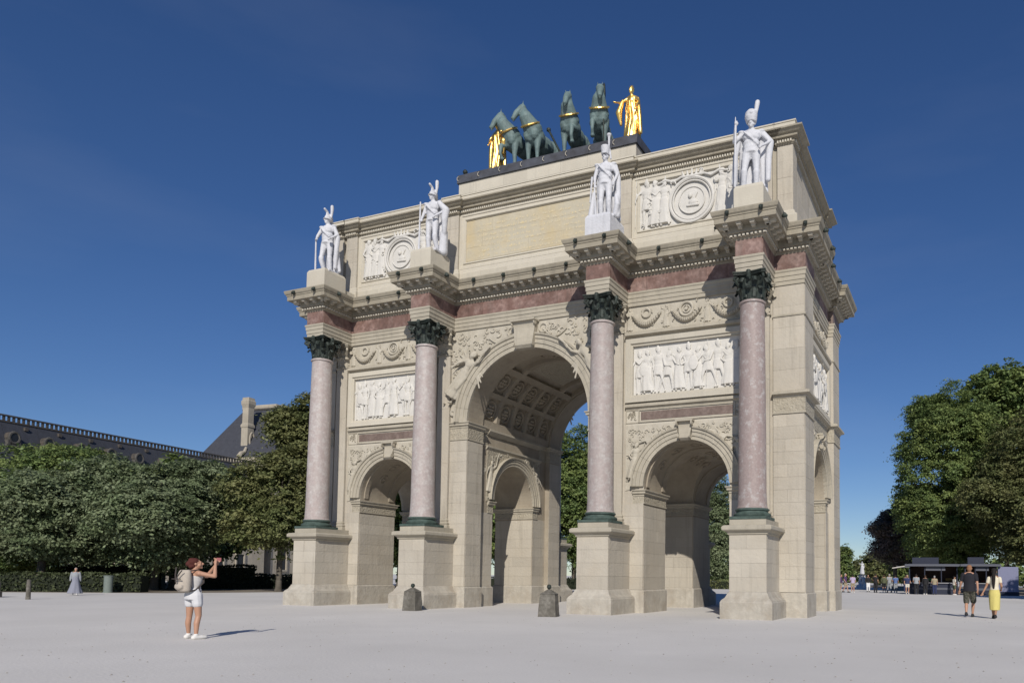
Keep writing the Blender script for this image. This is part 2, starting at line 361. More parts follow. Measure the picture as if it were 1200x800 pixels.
# the four marble soldiers (top-level statues); local scale: 1.75 m human, enlarged on placing
def soldier(k, loc, rz, label):
    S = 1.60; root = empty('soldier_statue', loc, rz, label, 'statue', None)
    xf = Matrix.Diagonal((S * (1.08 if k == 3 else 1.0), S * 1.05, S, 1))
    b = Blob()
    if k == 0:   J = human(dict(eR=(-.30, -.06, 1.16), wR=(-.22, -.2, 1.02), eL=(.33, .02, 1.18), wL=(.25, -.16, 1.02), kR=(-.13, -.08, .5), look=-.25, fR=-.3))
    elif k == 1: J = human(dict(eR=(-.26, -.04, 1.15), wR=(-.24, -.16, .95), eL=(.40, -.0, 1.2), wL=(.2, -.14, 1.02), kL=(.14, -.08, .5), aL=(.17, .0, .09), look=-.35, fL=.3))
    elif k == 2: J = human(dict(eR=(-.27, .0, 1.15), wR=(-.24, -.1, .9), eL=(.31, .0, 1.17), wL=(.26, -.12, .93), look=-.2, kL=(.11, -.06, .5)))
    else:        J = human(dict(eR=(-.36, -.04, 1.22), wR=(-.33, -.18, 1.5), eL=(.40, .02, 1.2), wL=(.24, -.12, 1.04), kR=(-.15, -.07, .5), aR=(-.17, .0, .09), look=-.15, fL=.35, fR=-.3))
    body(b, J, s=1.12, curl=.75); head(b, J)
    b.ell((0, -.01, 1.33), (.20, .15, .17)); b.loft([(0, 0, 1.2, .19, .135), (0, 0, 1.06, .16, .12), (0, 0, .93, .185, .14)], 20)       # tunic
    b.chain([(-.16, -.13, 1.4), (0, -.165, 1.22), (.15, -.11, 1.08)], [.022, .022, .022])                                            # cross belt
    b.loft([(0, 0, 1.09, .172, .13), (0, 0, 1.04, .172, .13)], 20)
    for sx in (-1, 1):
        b.ell((sx * .21, 0, 1.455), (.085, .075, .04))                                                                              # epaulettes
        kk = Vector(J['k' + ('L' if sx > 0 else 'R')]); aa = Vector(J['a' + ('L' if sx > 0 else 'R')])
        b.chain([kk + Vector((0, 0, -.02)), kk + Vector((0, .01, -.12)), aa + Vector((0, 0, .04))], [.078, .068, .056])            # boots
    b.box(-.3, .3, -.26, .24, -.02, .06)
    inst('figure', b.mesh('figure', STATUE, .018, 2, xf), root)
    c = Blob()
    if k == 0: cape(c, 1.46, .12, .2, .30, .12, .18, 9, .055, .08); c.chain([(.22, .0, 1.42), (.32, .04, 1.1), (.30, .02, .7), (.25, .06, .2)], [.05, .07, .07, .05])
    elif k == 1: cape(c, 1.46, .55, .22, .30, .12, .2, 9, .06, .06); c.chain([(.22, -.02, 1.42), (.42, .0, 1.2), (.40, -.02, .95), (.36, .05, .6)], [.07, .10, .09, .06]); c.chain([(.3, .12, .62), (.28, .12, .08)], [.11, .13])
    elif k == 2: cape(c, 1.46, .05, .22, .36, .13, .16, 11, .05, .04); c.chain([(.26, .02, 1.4), (.33, .04, 1.1), (.34, .0, .6), (.33, -.02, .1)], [.05, .06, .07, .07]); c.chain([(-.3, .04, .75), (-.36, .0, .1)], [.05, .09]); c.chain([(.28, -.05, .12), (.34, -.1, .35), (.3, -.05, .6)], [.07, .07, .05])
    else: cape(c, 1.47, .1, .24, .32, .13, .17, 10, .055, .05); c.chain([(.24, .02, 1.42), (.40, .06, 1.2), (.36, .05, .8), (.35, .03, .3)], [.06, .08, .07, .06]); c.chain([(-.25, .04, 1.42), (-.34, .04, .9), (-.36, .02, .25)], [.05, .06, .07])
    inst('cloak', c.mesh('cloak', STATUE, .022, 1, xf), root)
    h = Blob(); x, y, z = J['hd']
    if k in (0, 1):      # crested helmet with plume
        h.ell((x, y + .02, z + .07), (.10, .13, .10)); h.loft([(x, y, z + .03, .11, .15), (x, y, z + .01, .115, .155)], 18)
        h.chain([(x, y - .05, z + .14), (x, y - .02, z + .24), (x - .02, y - .12, z + .30)], [.03, .035, .035])
        h.chain([(x, y - .02, z + .2), (x, y + .15, z + .14), (x, y + .2, z - .05), (x + .02, y + .18, z - .2)], [.04, .05, .045, .03])
        h.chain([(x + .08, y + .05, z + .1), (x + .09, y + .06, z + .30), (x + .09, y + .06, z + .44)], [.025, .045, .05])
    elif k == 2:         # shako with a thin plume flaring at the top
        h.loft([(x, y + .01, z + .05, .10, .12), (x, y, z + .27, .12, .13)], 20); h.chain([(x - .05, y - .13, z + .05), (x + .05, y - .13, z + .05)], [.02, .02])
        h.loft([(x + .09, y, z + .25, .02, .02), (x + .09, y, z + .52, .035, .035), (x + .09, y, z + .56, .06, .06), (x + .09, y, z + .60, .06, .06)], 12)
        h.chain([(x + .12, y + .02, z + .2), (x + .14, y, z - .05)], [.015, .025])
    else:                # bearskin with a tall plume
        h.loft([(x, y + .01, z + .03, .11, .125), (x - .01, y, z + .14, .135, .14), (x, y, z + .26, .13, .13), (x, y, z + .33, .07, .07)], 20, .03, 6)
        h.chain([(x + .09, y, z + .2), (x + .11, y + .01, z + .38), (x + .13, y + .02, z + .52)], [.03, .05, .055]); h.ell((x + .0, y - .14, z + .2), (.03, .02, .03))
    inst('headdress', h.mesh('headdress', STATUE, .014, 1, xf), root)
    w = Blob()
    if k == 0: w.chain([(-.22, -.22, 1.0), (-.24, -.18, .1)], [.022, .028])
    elif k == 1: w.chain([(-.3, -.14, 1.45), (-.3, -.16, .08)], [.022, .028])
    elif k == 2: w.chain([(-.24, -.14, .88), (-.22, -.16, .5), (-.2, -.14, .08)], [.02, .025, .03]); w.cap((-.32, -.08, 1.1), (-.38, -.02, .5), .03, .02)
    else: w.chain([(-.33, -.2, 1.72), (-.33, -.2, 1.5), (-.34, -.16, .08)], [.010, .022, .03])
    inst('weapon', w.mesh('weapon', STATUE, .012, 0, xf), root)
    return root

HS = 1.27
def horse(loc, rz, headturn, raised, label, extra=0.0):
    root = empty('bronze_horse', loc, rz, label, 'horse statue', 'four bronze horses drawing the chariot')
    b = Blob()     # faces -y; withers 1.55
    b.ell((0, -.45, 1.16), (.37, .44, .40), None, 14); b.ell((0, .1, 1.12), (.35, .58, .36), None, 14); b.ell((0, .62, 1.18), (.37, .40, .38), None, 14)
    b.ell((.14, -.72, 1.18), (.2, .2, .28), None, 12); b.ell((-.14, -.72, 1.18), (.2, .2, .28), None, 12)
    n1 = Vector((0, -.62, 1.36)); n2 = Vector((headturn * .14, -.90, 1.78)); n3 = Vector((headturn * .30, -.86, 2.10))
    b.chain([n1, n2 + Vector((0, -.02, -.05)), n3 + Vector((0, .0, -.06))], [.37, .25, .15], 12)
    b.chain([n1 + Vector((0, .12, .1)), n2 + Vector((0, .14, .06)), n3 + Vector((0, .08, .08))], [.09, .09, .07], 8)    # clipped mane
    hdn = Vector((headturn * .9, -1.0, 0)).normalized(); side = Vector((-hdn.y, hdn.x, 0))
    p0 = n3 + hdn * .06 + Vector((0, 0, .05)); p1 = p0 + hdn * .23 + Vector((0, 0, -.25)); p2 = p0 + hdn * .34 + Vector((0, 0, -.48))
    b.chain([p0, p1, p2], [.155, .115, .085], 12); b.ell(p2 + hdn * .03, (.075, .075, .06)); b.chain([p0 + Vector((0, 0, -.09)), p1 + Vector((0, 0, -.08)), p2 + Vector((0, 0, -.09))], [.08, .055, .04], 8)
    for sx in (-1, 1):
        b.cap(p0 + side * sx * .07 + Vector((0, 0, .08)), p0 + side * sx * .09 + Vector((0, 0, .25)), .035, .012)
        b.ell(p0 + side * sx * .085 + hdn * .1 + Vector((0, 0, -.02)), .032)
    def fleg(x, up_):
        if up_: pts = [(x, -.6, 1.05), (x, -.95, .92), (x, -1.0, .6), (x, -.88, .42)]
        else: pts = [(x, -.58, 1.05), (x, -.62, .62), (x, -.60, .2), (x, -.68, .04)]
        b.chain(pts, [.17, .095, .062, .07]); b.ell(pts[3], (.09, .11, .07)); b.ell(pts[1], .10)
    fleg(.20, raised > 0); fleg(-.20, raised < 0)
    for x, d in ((.16, .08), (-.16, -.18)):
        b.chain([(x, .68, 1.1), (x, .5 + d, .75), (x, .88 + d, .52), (x, .78 + d, .2), (x, .7 + d, .05)], [.26, .16, .085, .07, .07]); b.ell((x, .68 + d, .05), (.075, .1, .06)); b.ell((x, .88 + d, .53), .075)
    b.chain([(0, .95, 1.35), (0, 1.15, 1.25), (0, 1.25, .8), (0, 1.2, .5)], [.06, .09, .08, .03])
    inst('horse_body', b.mesh('horse_body', HORSEM, .024, 2, Matrix.Scale(HS, 4)), root)
    g = MB(); d = (n2 - n1).normalized(); c = n1 + d * .22
    a1 = Vector((1, 0, 0)); a2 = d.cross(a1).normalized()
    g.tube([c + a1 * .345 * math.cos(t) + a2 * .36 * math.sin(t) for t in [2 * PI * i / 20 for i in range(21)]], .04, 6)
    g.v = [tuple(Vector(v) * HS) for v in g.v]; g.build('collar', GOLD, root, label='gilded collar')
    return root
def goldfig(loc, rz, flip, label):
    root = empty('gilded_statue', loc, rz, label, 'statue', None)
    b = Blob(); s = flip
    J = human(dict([('eL' if s > 0 else 'eR', (s * .30, -.1, 1.2)), ('wL' if s > 0 else 'wR', (s * .24, -.22, 1.0)), ('eR' if s > 0 else 'eL', (-s * .34, -.1, 1.25)), ('wR' if s > 0 else 'wL', (-s * .47, -.26, 1.2)), ('look', -.3)]), True)
    body(b, J, True, s=1.05, curl=.7); head(b, J)
    x, y, z = J['hd']; b.ell((x, y + .03, z + .05), (.10, .12, .11)); b.ell((x, y + .06, z + .14), .06)
    inst('figure', b.mesh('figure', GOLD, .02, 2, Matrix.Diagonal((1.3, 1.35, 1.5, 1))), root)
    c = Blob(); skirt(c, 1.25, .04, .15, .23, .8, .08, 6)
    for i in range(6):
        a = i / 6 * 2 * PI + .3; c.chain([(math.cos(a) * .15, math.sin(a) * .12, 1.28), (math.cos(a + .4) * .195, math.sin(a + .4) * .165, .7), (math.cos(a) * .235, math.sin(a) * .2, .05)], [.04, .045, .05], 8)
    c.chain([(-s * .3, -.06, 1.32), (-s * .42, -.1, .95), (-s * .36, -.05, .6)], [.06, .12, .05]); c.chain([(s * .24, 0, 1.35), (s * .3, -.04, .9), (s * .34, 0, .3)], [.06, .08, .08])
    cape(c, 1.42, .2, .2, .32, .1, .16, 8, .06, 0)
    inst('drapery', c.mesh('drapery', GOLD, .022, 1, Matrix.Diagonal((1.3, 1.35, 1.5, 1))), root)
    return root
# ------------------------------------------------------------------ the triumphal arch
D = 8.58; XA, XB = 10.348, 4.291; XM = (XA + XB) / 2
R0, ZS0 = 3.025, 8.27; R1, ZS1 = 1.783, 5.05; R2, ZS2 = 1.841, 5.0
XE, XR = 11.97, 11.70; YM = D / 2
ARCH = empty('triumphal_arch', (0, 0, 0), 0, 'pale stone triumphal arch with three openings, pink marble columns and bronze capitals', 'triumphal arch')
FF = dict(front=lambda xc: ((xc, 0, 0), (1, 0, 0), (0, -1, 0)), back=lambda xc: ((xc, D, 0), (-1, 0, 0), (0, 1, 0)))

# core with real openings
def solid(name, pts, z0, z1): return MB().prism(pts, z0, z1, lambda a, b, h: (a, b, h)).build(name, STONE, None)
cw = 1.75
core = solid('core_wall', [(-XE, 0), (XE, 0), (XE, cw), (XR, cw), (XR, D - cw), (XE, D - cw), (XE, D), (-XE, D), (-XE, D - cw), (-XR, D - cw), (-XR, cw), (-XE, cw)], -.05, 13.4)
def archprof(R, zs, n=40, z0=-1): return [(-R, z0), (R, z0)] + [(R * math.cos(PI * i / n), zs + R * math.sin(PI * i / n)) for i in range(n + 1)]
cut = []
def cutter(R, zs, d0, d1, mp):
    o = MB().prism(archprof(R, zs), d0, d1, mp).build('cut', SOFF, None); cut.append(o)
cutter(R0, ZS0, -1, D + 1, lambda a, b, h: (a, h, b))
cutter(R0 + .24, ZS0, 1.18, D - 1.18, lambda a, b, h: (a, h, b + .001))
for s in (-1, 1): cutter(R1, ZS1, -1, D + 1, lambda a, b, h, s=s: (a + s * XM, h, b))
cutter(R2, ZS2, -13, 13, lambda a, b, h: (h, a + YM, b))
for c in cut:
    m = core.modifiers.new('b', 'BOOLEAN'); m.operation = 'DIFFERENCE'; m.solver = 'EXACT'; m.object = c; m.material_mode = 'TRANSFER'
dg = bpy.context.evaluated_depsgraph_get(); me = bpy.data.meshes.new_from_object(core.evaluated_get(dg))
core.modifiers.clear(); old = core.data; core.data = me; core.parent = ARCH
for c in cut: bpy.data.objects.remove(c)

# blocks of dressed stone laid over a flat face, each a part of its own
_blk = {}
NB = [0]
stuffmb = MB()
def blocks(F, u0, u1, z0, z1, course=.46, length=1.15, d=.035, stuff=False, m=None, ph=0, dbase=-.02, holes=None, name='stone_block'):
    rows = max(1, round((z1 - z0) / course)); ch = (z1 - z0) / rows; g = .0028
    for r in range(rows):
        a = u0; first = True; zz = z0 + r * ch
        if r == 0: stuffmb.box(u0 + .002, u1 - .002, dbase - .01, d - .011, z0 + .002, z1 - .002, F)
        while a < u1 - 1e-4:
            L = length * (.82 + .36 * random.random())
            if first and (r + ph) % 2: L *= .5
            first = False
            b = a + L
            if u1 - b < length * .4: b = u1
            dd = d + random.uniform(-.003, .003)
            x0, x1, q0, q1 = a + g, b - g, zz + g, zz + ch - g
            if stuff: stuffmb.box(x0, x1, dbase, dd, q0, q1, F)
            else:
                mb = MB(F); mb.box(x0, x1, dbase, dd, q0, q1); mb.build(name, m or STONE, ARCH, recalc=True); NB[0] += 1
            a = b
def arch_ring(F, R, W, zs, prof, n, gap=.003, name='voussoir', m=None, skip=None):
    """prof: [(radial 0..1 of W, outward)] from intrados to extrados, cut in n stones"""
    for k in range(n):
        if skip and k == n // 2: continue
        a0 = PI * k / n + gap / R; a1 = PI * (k + 1) / n - gap / R; mb = MB(F); q = 3; vs = []; fs = []; K = len(prof)
        for j in range(q + 1):
            a = a0 + (a1 - a0) * j / q
            for t, o in prof: r = R + t * W; vs.append((r * math.cos(a), o, zs + r * math.sin(a)))
        for j in range(q):
            for i in range(K): i2 = (i + 1) % K; fs.append((j * K + i, j * K + i2, (j + 1) * K + i2, (j + 1) * K + i))
        fs.append(tuple(range(K))); fs.append(tuple(q * K + i for i in range(K - 1, -1, -1)))
        mb.add(vs, fs); mb.build(name, m or TRIM, ARCH)
def boxpart(F, name, m, *bx, **kw): return MB(F).box(*bx).build(name, m, ARCH, **kw)
def framepart(F, name, m, u0, u1, z0, z1, prof):
    """rectangular moulding; prof (inward offset, outward)"""
    MB(F).sweep([(-o, h) for o, h in prof], rectpath(u0, u1, z0, z1), True, lambda a, b, h: (a, h, b), closeprof=True).build(name, m, ARCH)
def relfig(org, u, n, i, lx, d, z, s, mats=RELF, rot=0.0, sx=1, flat=.55, name='relief_figure'):
    mw = fmat(org, u, n) @ Matrix.Translation((lx, -d, z)) @ Matrix.Rotation(rot, 4, 'Y') @ Matrix.Diagonal((s * sx, s * flat, s, 1))
    inst(name, mats[i], ARCH, mw)

IMP = [(0, 0), (.03, 0), (.03, .06), (.10, .10), (.10, .17), (.15, .21), (.15, .25), (0, .27)]          # impost moulding (outward, height)
def impost(path, z, band=.26, closed=False, m=TRIM):
    h = .27; MB().sweep([(-.05, z - h)] + [(o, z - h + q) for o, q in IMP] + [(-.05, z)], path, closed).build('impost', m, ARCH, smooth=False)
    MB().sweep([(-.04, z - h - band), (.02, z - h - band), (.02, z - h - .02), (-.04, z - h - .02)], path, closed).build('carved_band', CARVE, ARCH)
    MB().sweep([(-.04, z - h - band - .05), (.04, z - h - band - .05), (.04, z - h - band), (-.04, z - h - band)], path, closed).build('astragal', m, ARCH)

def plate_with_arch(F, u0, u1, z0, z1, R, zs, d0, d1, name, m):
    """flat slab with a round-headed bite taken out of its lower edge"""
    n = 28; pts = [(u0, z0), (-R, z0)] if u0 < -R else []
    a0 = math.acos(min(1, max(-1, u1 / R))) if u1 < R else 0
    arc = [(-R * math.cos(PI * i / n), zs + R * math.sin(PI * i / n)) for i in range(n + 1)]
    if u0 < -R: pts = [(u0, z0)]
    arc = [p for p in arc if u0 < p[0] < u1 or abs(abs(p[0]) - R) < 1e-6]
    mb = MB(F); top = []
    P = ([(u0, z0)] if u0 < -R - 1e-6 else []) + [p for p in arc] + ([(u1, z0)] if u1 > R + 1e-6 else [])
    for i in range(len(P) - 1):
        (a, za), (b, zb) = P[i], P[i + 1]
        if abs(b - a) < 1e-6: continue
        vs = [(a, d0, za), (b, d0, zb), (b, d0, z1), (a, d0, z1), (a, d1, za), (b, d1, zb), (b, d1, z1), (a, d1, z1)]
        mb.add(vs, [(0, 1, 2, 3), (7, 6, 5, 4), (0, 4, 5, 1), (1, 5, 6, 2), (2, 6, 7, 3), (3, 7, 4, 0)])
    mb.build(name, m, ARCH)

def keystone(F, zb, zt, wb, wt, d, scroll=True):
    mb = MB(F)
    n = 10; vs = []; fs = []
    for i in range(n + 1):
        t = i / n; z = zb + (zt - zb) * t; w = wb + (wt - wb) * t
        dd = d * (.55 + .45 * t) + .05 * math.sin(t * PI * 2) + (.08 * math.exp(-((t - .12) / .1) ** 2) if scroll else 0)
        vs += [(-w, -.05, z), (w, -.05, z), (w, dd, z), (-w, dd, z)]
    for i in range(n):
        for j in range(4): j2 = (j + 1) % 4; fs.append((i * 4 + j, i * 4 + j2, i * 4 + 4 + j2, i * 4 + 4 + j))
    fs += [(0, 1, 2, 3), (4 * n + 3, 4 * n + 2, 4 * n + 1, 4 * n)]
    mb.add(vs, fs)
    if scroll:
        for sx in (-1, 1):
            for zz, r in ((zb + .14, .10), (zt - .14, .12)):
                w = wb + .03 if zz < (zb + zt) / 2 else wt + .0
                mb.tube([(sx * w - .03, d * .6 + .1, zz), (sx * w + .03, d * .6 + .1, zz)], r * .9, 10)
    mb.box(-wt - .05, wt + .05, -.05, d + .09, zt - .07, zt)
    mb.build('keystone', TRIM, ARCH)

ARCHP = [(0, -.05), (0, .10), (.28, .10), (.30, .14), (.60, .14), (.62, .18), (.84, .18), (.88, .24), (1, .26), (1, -.05)]
def ornament_swag(F, u, z, w, parent_name='garland'):
    """hanging garland with ribbon ends"""
    mb = MB(F); pts = []
    for i in range(15):
        t = i / 14 * 2 - 1; pts.append((u + t * w / 2, .07, z - .46 * (1 - t * t)))
    mb.tube(pts, [.035 + .065 * (1 - (i / 7 - 1) ** 2) for i in range(15)], 8)
    for i in range(1, 14):
        x, d, zz = pts[i]; rr = .05 + .03 * (1 - (i / 7 - 1) ** 2)
        for q in (-1, 1): mb.tube([(x - .02, d + .04, zz + q * rr * .7), (x + .03, d + .1, zz + q * rr * .4), (x + .05, d + .03, zz - q * .01)], rr * .45, 5)
    mb.build('garland', RELIEF, ARCH, smooth=True)
def ring(F, u, z, r, t, d=.05, name='medallion', m=None, n=24, inner=True):
    mb = MB(F)
    mb.tube([(u + r * math.cos(a), d, z + r * math.sin(a)) for a in [2 * PI * i / n for i in range(n + 1)]], t, 7)
    if inner:
        mb.tube([(u + r * .55 * math.cos(a), d * .8, z + r * .55 * math.sin(a)) for a in [2 * PI * i / n for i in range(n + 1)]], t * .5, 6)
        mb.lathe([(.001, d + t * .9), (r * .22, d + t * .6), (r * .3, -.01)], 12, mp=lambda p: (u + p[0], p[2], z + p[1]))
    mb.build(name, m or RELIEF, ARCH, smooth=True)
def foliage_relief(F, u0, u1, z0, z1, n, name='scroll_relief', m=None, keep=None, s=1.0):
    """low scrolls and leaves carved over a field"""
    mb = MB(F); rs = random.Random(int(abs(u0 * 71 + z0 * 13) * 10) + n)
    for i in range(n):
        u = rs.uniform(u0, u1); z = rs.uniform(z0, z1)
        if keep and not keep(u, z): continue
        r = rs.uniform(.06, .14) * s; a0 = rs.uniform(0, 6.3); q = rs.choice((-1, 1))
        pts = [(u + r * (1 - k / 9) * math.cos(a0 + q * k * .62), .05, z + r * (1 - k / 9) * math.sin(a0 + q * k * .62)) for k in range(8)]
        mb.tube(pts, .03 * s, 5, .018 * s)
    mb.build(name, m or CARVE, ARCH, smooth=True, kind='stuff')

def side_bay(org, u, n, simple=False):
    F = frame(org, u, n); a, b = -2.58, 2.60
    # spandrel field, archivolt, keystone
    plate_with_arch(F, a, b, 4.9, 7.55, R1 + .02, ZS1, -.02, .03, 'spandrel', CARVE if simple else RELIEF)
    arch_ring(F, R1, .50, ZS1, ARCHP, 11, skip=True)
    keystone(F, 6.80, 7.60, .20, .31, .22)
    inside = lambda uu, z: math.hypot(uu, z - ZS1) > R1 + .60 and abs(uu) > .4
    foliage_relief(F, a + .08, b - .08, 5.1, 7.45, 420, keep=inside, m=RELIEF, s=.95)
    if not simple:
        for sx in (-1, 1):
            relfig(org, u, n, 3 if sx < 0 else 0, sx * 2.30, .07, 5.30, .88, RELS, rot=sx * -.16, sx=-sx, flat=.8)
            relfig(org, u, n, 4, sx * 2.05, .07, 6.45, .78, RELS, rot=sx * -.95, sx=-sx, flat=.8)
            ring(F, sx * .72, 7.33, .11, .035, name='wreath', inner=False)
    # band with red strip
    boxpart(F, 'band', STONE2, a, b, -.02, .03, 7.55, 8.18)
    boxpart(F, 'marble_strip', REDD, -1.92, 1.92, -.02, .045, 7.74, 8.08)
    framepart(F, 'strip_moulding', TRIM, -1.97, 1.97, 7.69, 8.13, [(0, .03), (0, .08), (-.05, .08), (-.05, .03)])
    for sx in (-1, 1):
        foliage_relief(F, sx * 2.28 - .22, sx * 2.28 + .22, 7.7, 8.1, 16, s=.6)
        framepart(F, 'square_moulding', TRIM, sx * 2.28 - .27, sx * 2.28 + .27, 7.66, 8.14, [(0, .03), (0, .055), (-.03, .055), (-.03, .03)])
    # sill
    MB(F).sweep([(-.02, 8.18), (.05, 8.18), (.07, 8.24), (.16, 8.28), (.16, 8.36), (.10, 8.42), (-.02, 8.44)], [(a, 0), (b, 0)], False, lambda p, q, h: (p, -q, h)).build('sill', TRIM, ARCH)
    # relief panel, deep frame
    boxpart(F, 'panel_ground', WHITE, a, b, -.02, .012, 8.44, 11.09)
    framepart(F, 'panel_frame', STONE2, a + .02, b - .02, 8.46, 11.07, [(0, -.02), (0, .20), (.20, .20), (.24, .13), (.30, .13), (.30, -.02)])
    if not simple:
        xs = [-2.0, -1.65, -1.2, -.78, -.3, .1, .5, .9, 1.3, 1.72, 2.05]
        ids = [2, 0, 1, 4, 3, 2, 0, 4, 1, 3, 0]
        if org[0] < 0: ids = [1, 2, 0, 3, 1, 0, 4, 2, 4, 0, 3]
        for k, (x, i) in enumerate(zip(xs, ids)):
            relfig(org, u, n, i, x, .02 + .02 * (k % 2), 8.80, 1.02 + .04 * ((k * 7) % 3 - 1), RELF, sx=-1 if k % 3 == 1 else 1, flat=.50)
    # moulding over the panel, garland frieze
    MB(F).sweep([(-.02, 11.09), (.10, 11.09), (.12, 11.15), (.27, 11.2), (.27, 11.3), (.18, 11.36), (-.02, 11.38)], [(a, 0), (b, 0)], False, lambda p, q, h: (p, -q, h)).build('panel_cornice', TRIM, ARCH)
    boxpart(F, 'garland_ground', RELIEF, a, b, -.02, .015, 11.38, 12.45)
    for k, x in enumerate((-1.72, 0, 1.72)):
        ornament_swag(F, x, 12.10, 1.28)
        if k == 1: ring(F, x, 12.08, .27, .055)
        else: ring(F, x, 12.12, .17, .05, inner=False, name='mask')
    for x in (-2.45, -.86, .86, 2.45):
        relfig(org, u, n, 3 if x < 0 else 0, x, .02, 11.42, .55, RELS, sx=1 if x > 0 else -1, flat=.5, name='winged_genius')
    foliage_relief(F, a + .1, b - .1, 11.45, 12.4, 40, s=.7, m=RELIEF)

for s in (-1, 1):
    side_bay(*FF['front'](s * XM)); side_bay(*FF['back'](s * XM), simple=True)

def central_bay(org, u, n):
    F = frame(org, u, n)
    plate_with_arch(F, -3.93, 3.93, 8.3, 12.46, R0 + .02, ZS0, -.02, .03, 'spandrel', RELIEF)
    arch_ring(F, R0, .62, ZS0, ARCHP, 17, skip=True)
    keystone(F, 11.24, 12.44, .42, .55, .42)
    for sx in (-1, 1):
        # flying figure: feet at the foot of the arch, head towards the keystone
        mw = fmat(org, u, n) @ Matrix.Translation((sx * 3.98, -.20, 9.15)) @ Matrix.Rotation(-sx * .58, 4, 'Y') @ Matrix.Diagonal((-sx * 1.5, 1.2, 1.5, 1))
        inst('flying_victory', VICT, ARCH, mw)
        mb = MB(F); mb.tube([(sx * (1.95 - 1.15 * t), .07, 11.95 - .34 * math.sin(t * PI) + .1 * t) for t in [i / 10 for i in range(11)]], .035, 6)
        mb.build('ribbon', RELIEF, ARCH, smooth=True)
        ring(F, sx * .80, 12.1, .19, .05, name='wreath', inner=False)
        ring(F, sx * 3.78, 8.72, .10, .09, name='orb', inner=False)
    keep = lambda uu, z: math.hypot(uu, z - ZS0) > R0 + .78 and abs(uu) > .7
    foliage_relief(F, -3.85, 3.85, 8.5, 12.35, 420, keep=keep, m=RELIEF, s=1.3)
central_bay(*FF['front'](0)); central_bay(*FF['back'](0))

# piers facing the front and the back, in dressed blocks
for side in ('front', 'back'):
    org, u, n = FF[side](0); F = frame(org, u, n); st = side == 'back'
    for s in (-1, 1):
        def rng(p, q): return (s * p, s * q) if s > 0 else (s * q, s * p)
        a, b = rng(R0, 3.95); blocks(F, a, b, .92, 7.44, stuff=st, length=2)
        a, b = rng(4.62, XM - R1); blocks(F, a, b, .92, 4.36, stuff=st, length=2)
        a, b = rng(XM + R1, 9.98); blocks(F, a, b, .92, 4.36, stuff=st, length=2)
        a, b = rng(10.80, XE + .001); blocks(F, a, b, .92, 7.56, stuff=st or s < 0, length=.95, d=.055); blocks(F, a, b, 8.42, 12.45, stuff=st or s < 0, length=2.4, d=.055, course=.78)
        # pilaster behind each column
        for ax in (XB, XA):
            blocks(F, s * ax - .33, s * ax + .33, 3.95, 11.42, stuff=st, length=2, d=.13, course=2.5, dbase=0)
            MB(F).sweep([(0, 3.5), (.10, 3.5), (.10, 3.62), (.06, 3.66), (.09, 3.74), (.03, 3.80), (.05, 3.88), (.0, 3.95)], rectpath(s * ax - .33, s * ax + .33, -.13, .05), True, lambda p, q, h: (p, -q, h)).build('pilaster_base', TRIM, ARCH)
            MB(F).sweep([(0, 11.36), (.05, 11.36), (.05, 11.42), (0, 11.43)], rectpath(s * ax - .33, s * ax + .33, -.13, .05), True, lambda p, q, h: (p, -q, h)).build('pilaster_astragal', TRIM, ARCH)
# plinth course and imposts round the four corner piers and four inner piers (plan outlines)
y1, y2 = YM - R2, YM + R2
def pier_path(x0, x1, ya, yb): return rectpath(x0, x1, ya, yb)
rc = 1.18; rd = R0 + .24
def plinth(path): MB().sweep([(-.05, -.05), (.07, -.05), (.07, .86), (.0, .93), (-.05, .93)], path, True).build('plinth_course', PLINTH, ARCH)
inner_f = lambda s: [(R0, 0), (XM - R1, 0), (XM - R1, y1), (rd, y1), (rd, rc), (R0, rc)]
outer_f = [(XM + R1, 0), (XE, 0), (XE, cw), (XR, cw), (XR, y1), (XM + R1, y1)]
def mirror(p, mx=False, my=False):
    q = [(-x if mx else x, D - y if my else y) for x, y in p]
    return q[::-1] if mx != my else q
for mx in (False, True):
    for my in (False, True):
        pi = mirror(inner_f(1), mx, my); po = mirror(outer_f, mx, my)
        plinth(pi); plinth(po)
        # low imposts: side arches and cross passage
        impost(mirror([(XM - R1 - .46, 0), (XM - R1, 0), (XM - R1, y1), (rd, y1), (rd, y1 - .46)], mx, my), ZS1 - .11)
        impost(mirror([(XR, y1 - .4), (XR, y1), (XM + R1, y1), (XM + R1, 0), (XM + R1 + .46, 0)], mx, my), ZS1 - .11)
        # high imposts of the central arch
        impost(mirror([(rd, y1 + R2 if False else 1.9), (rd, rc), (R0, rc), (R0, 0), (3.95, 0)], mx, my), ZS0 + .03, band=.50)
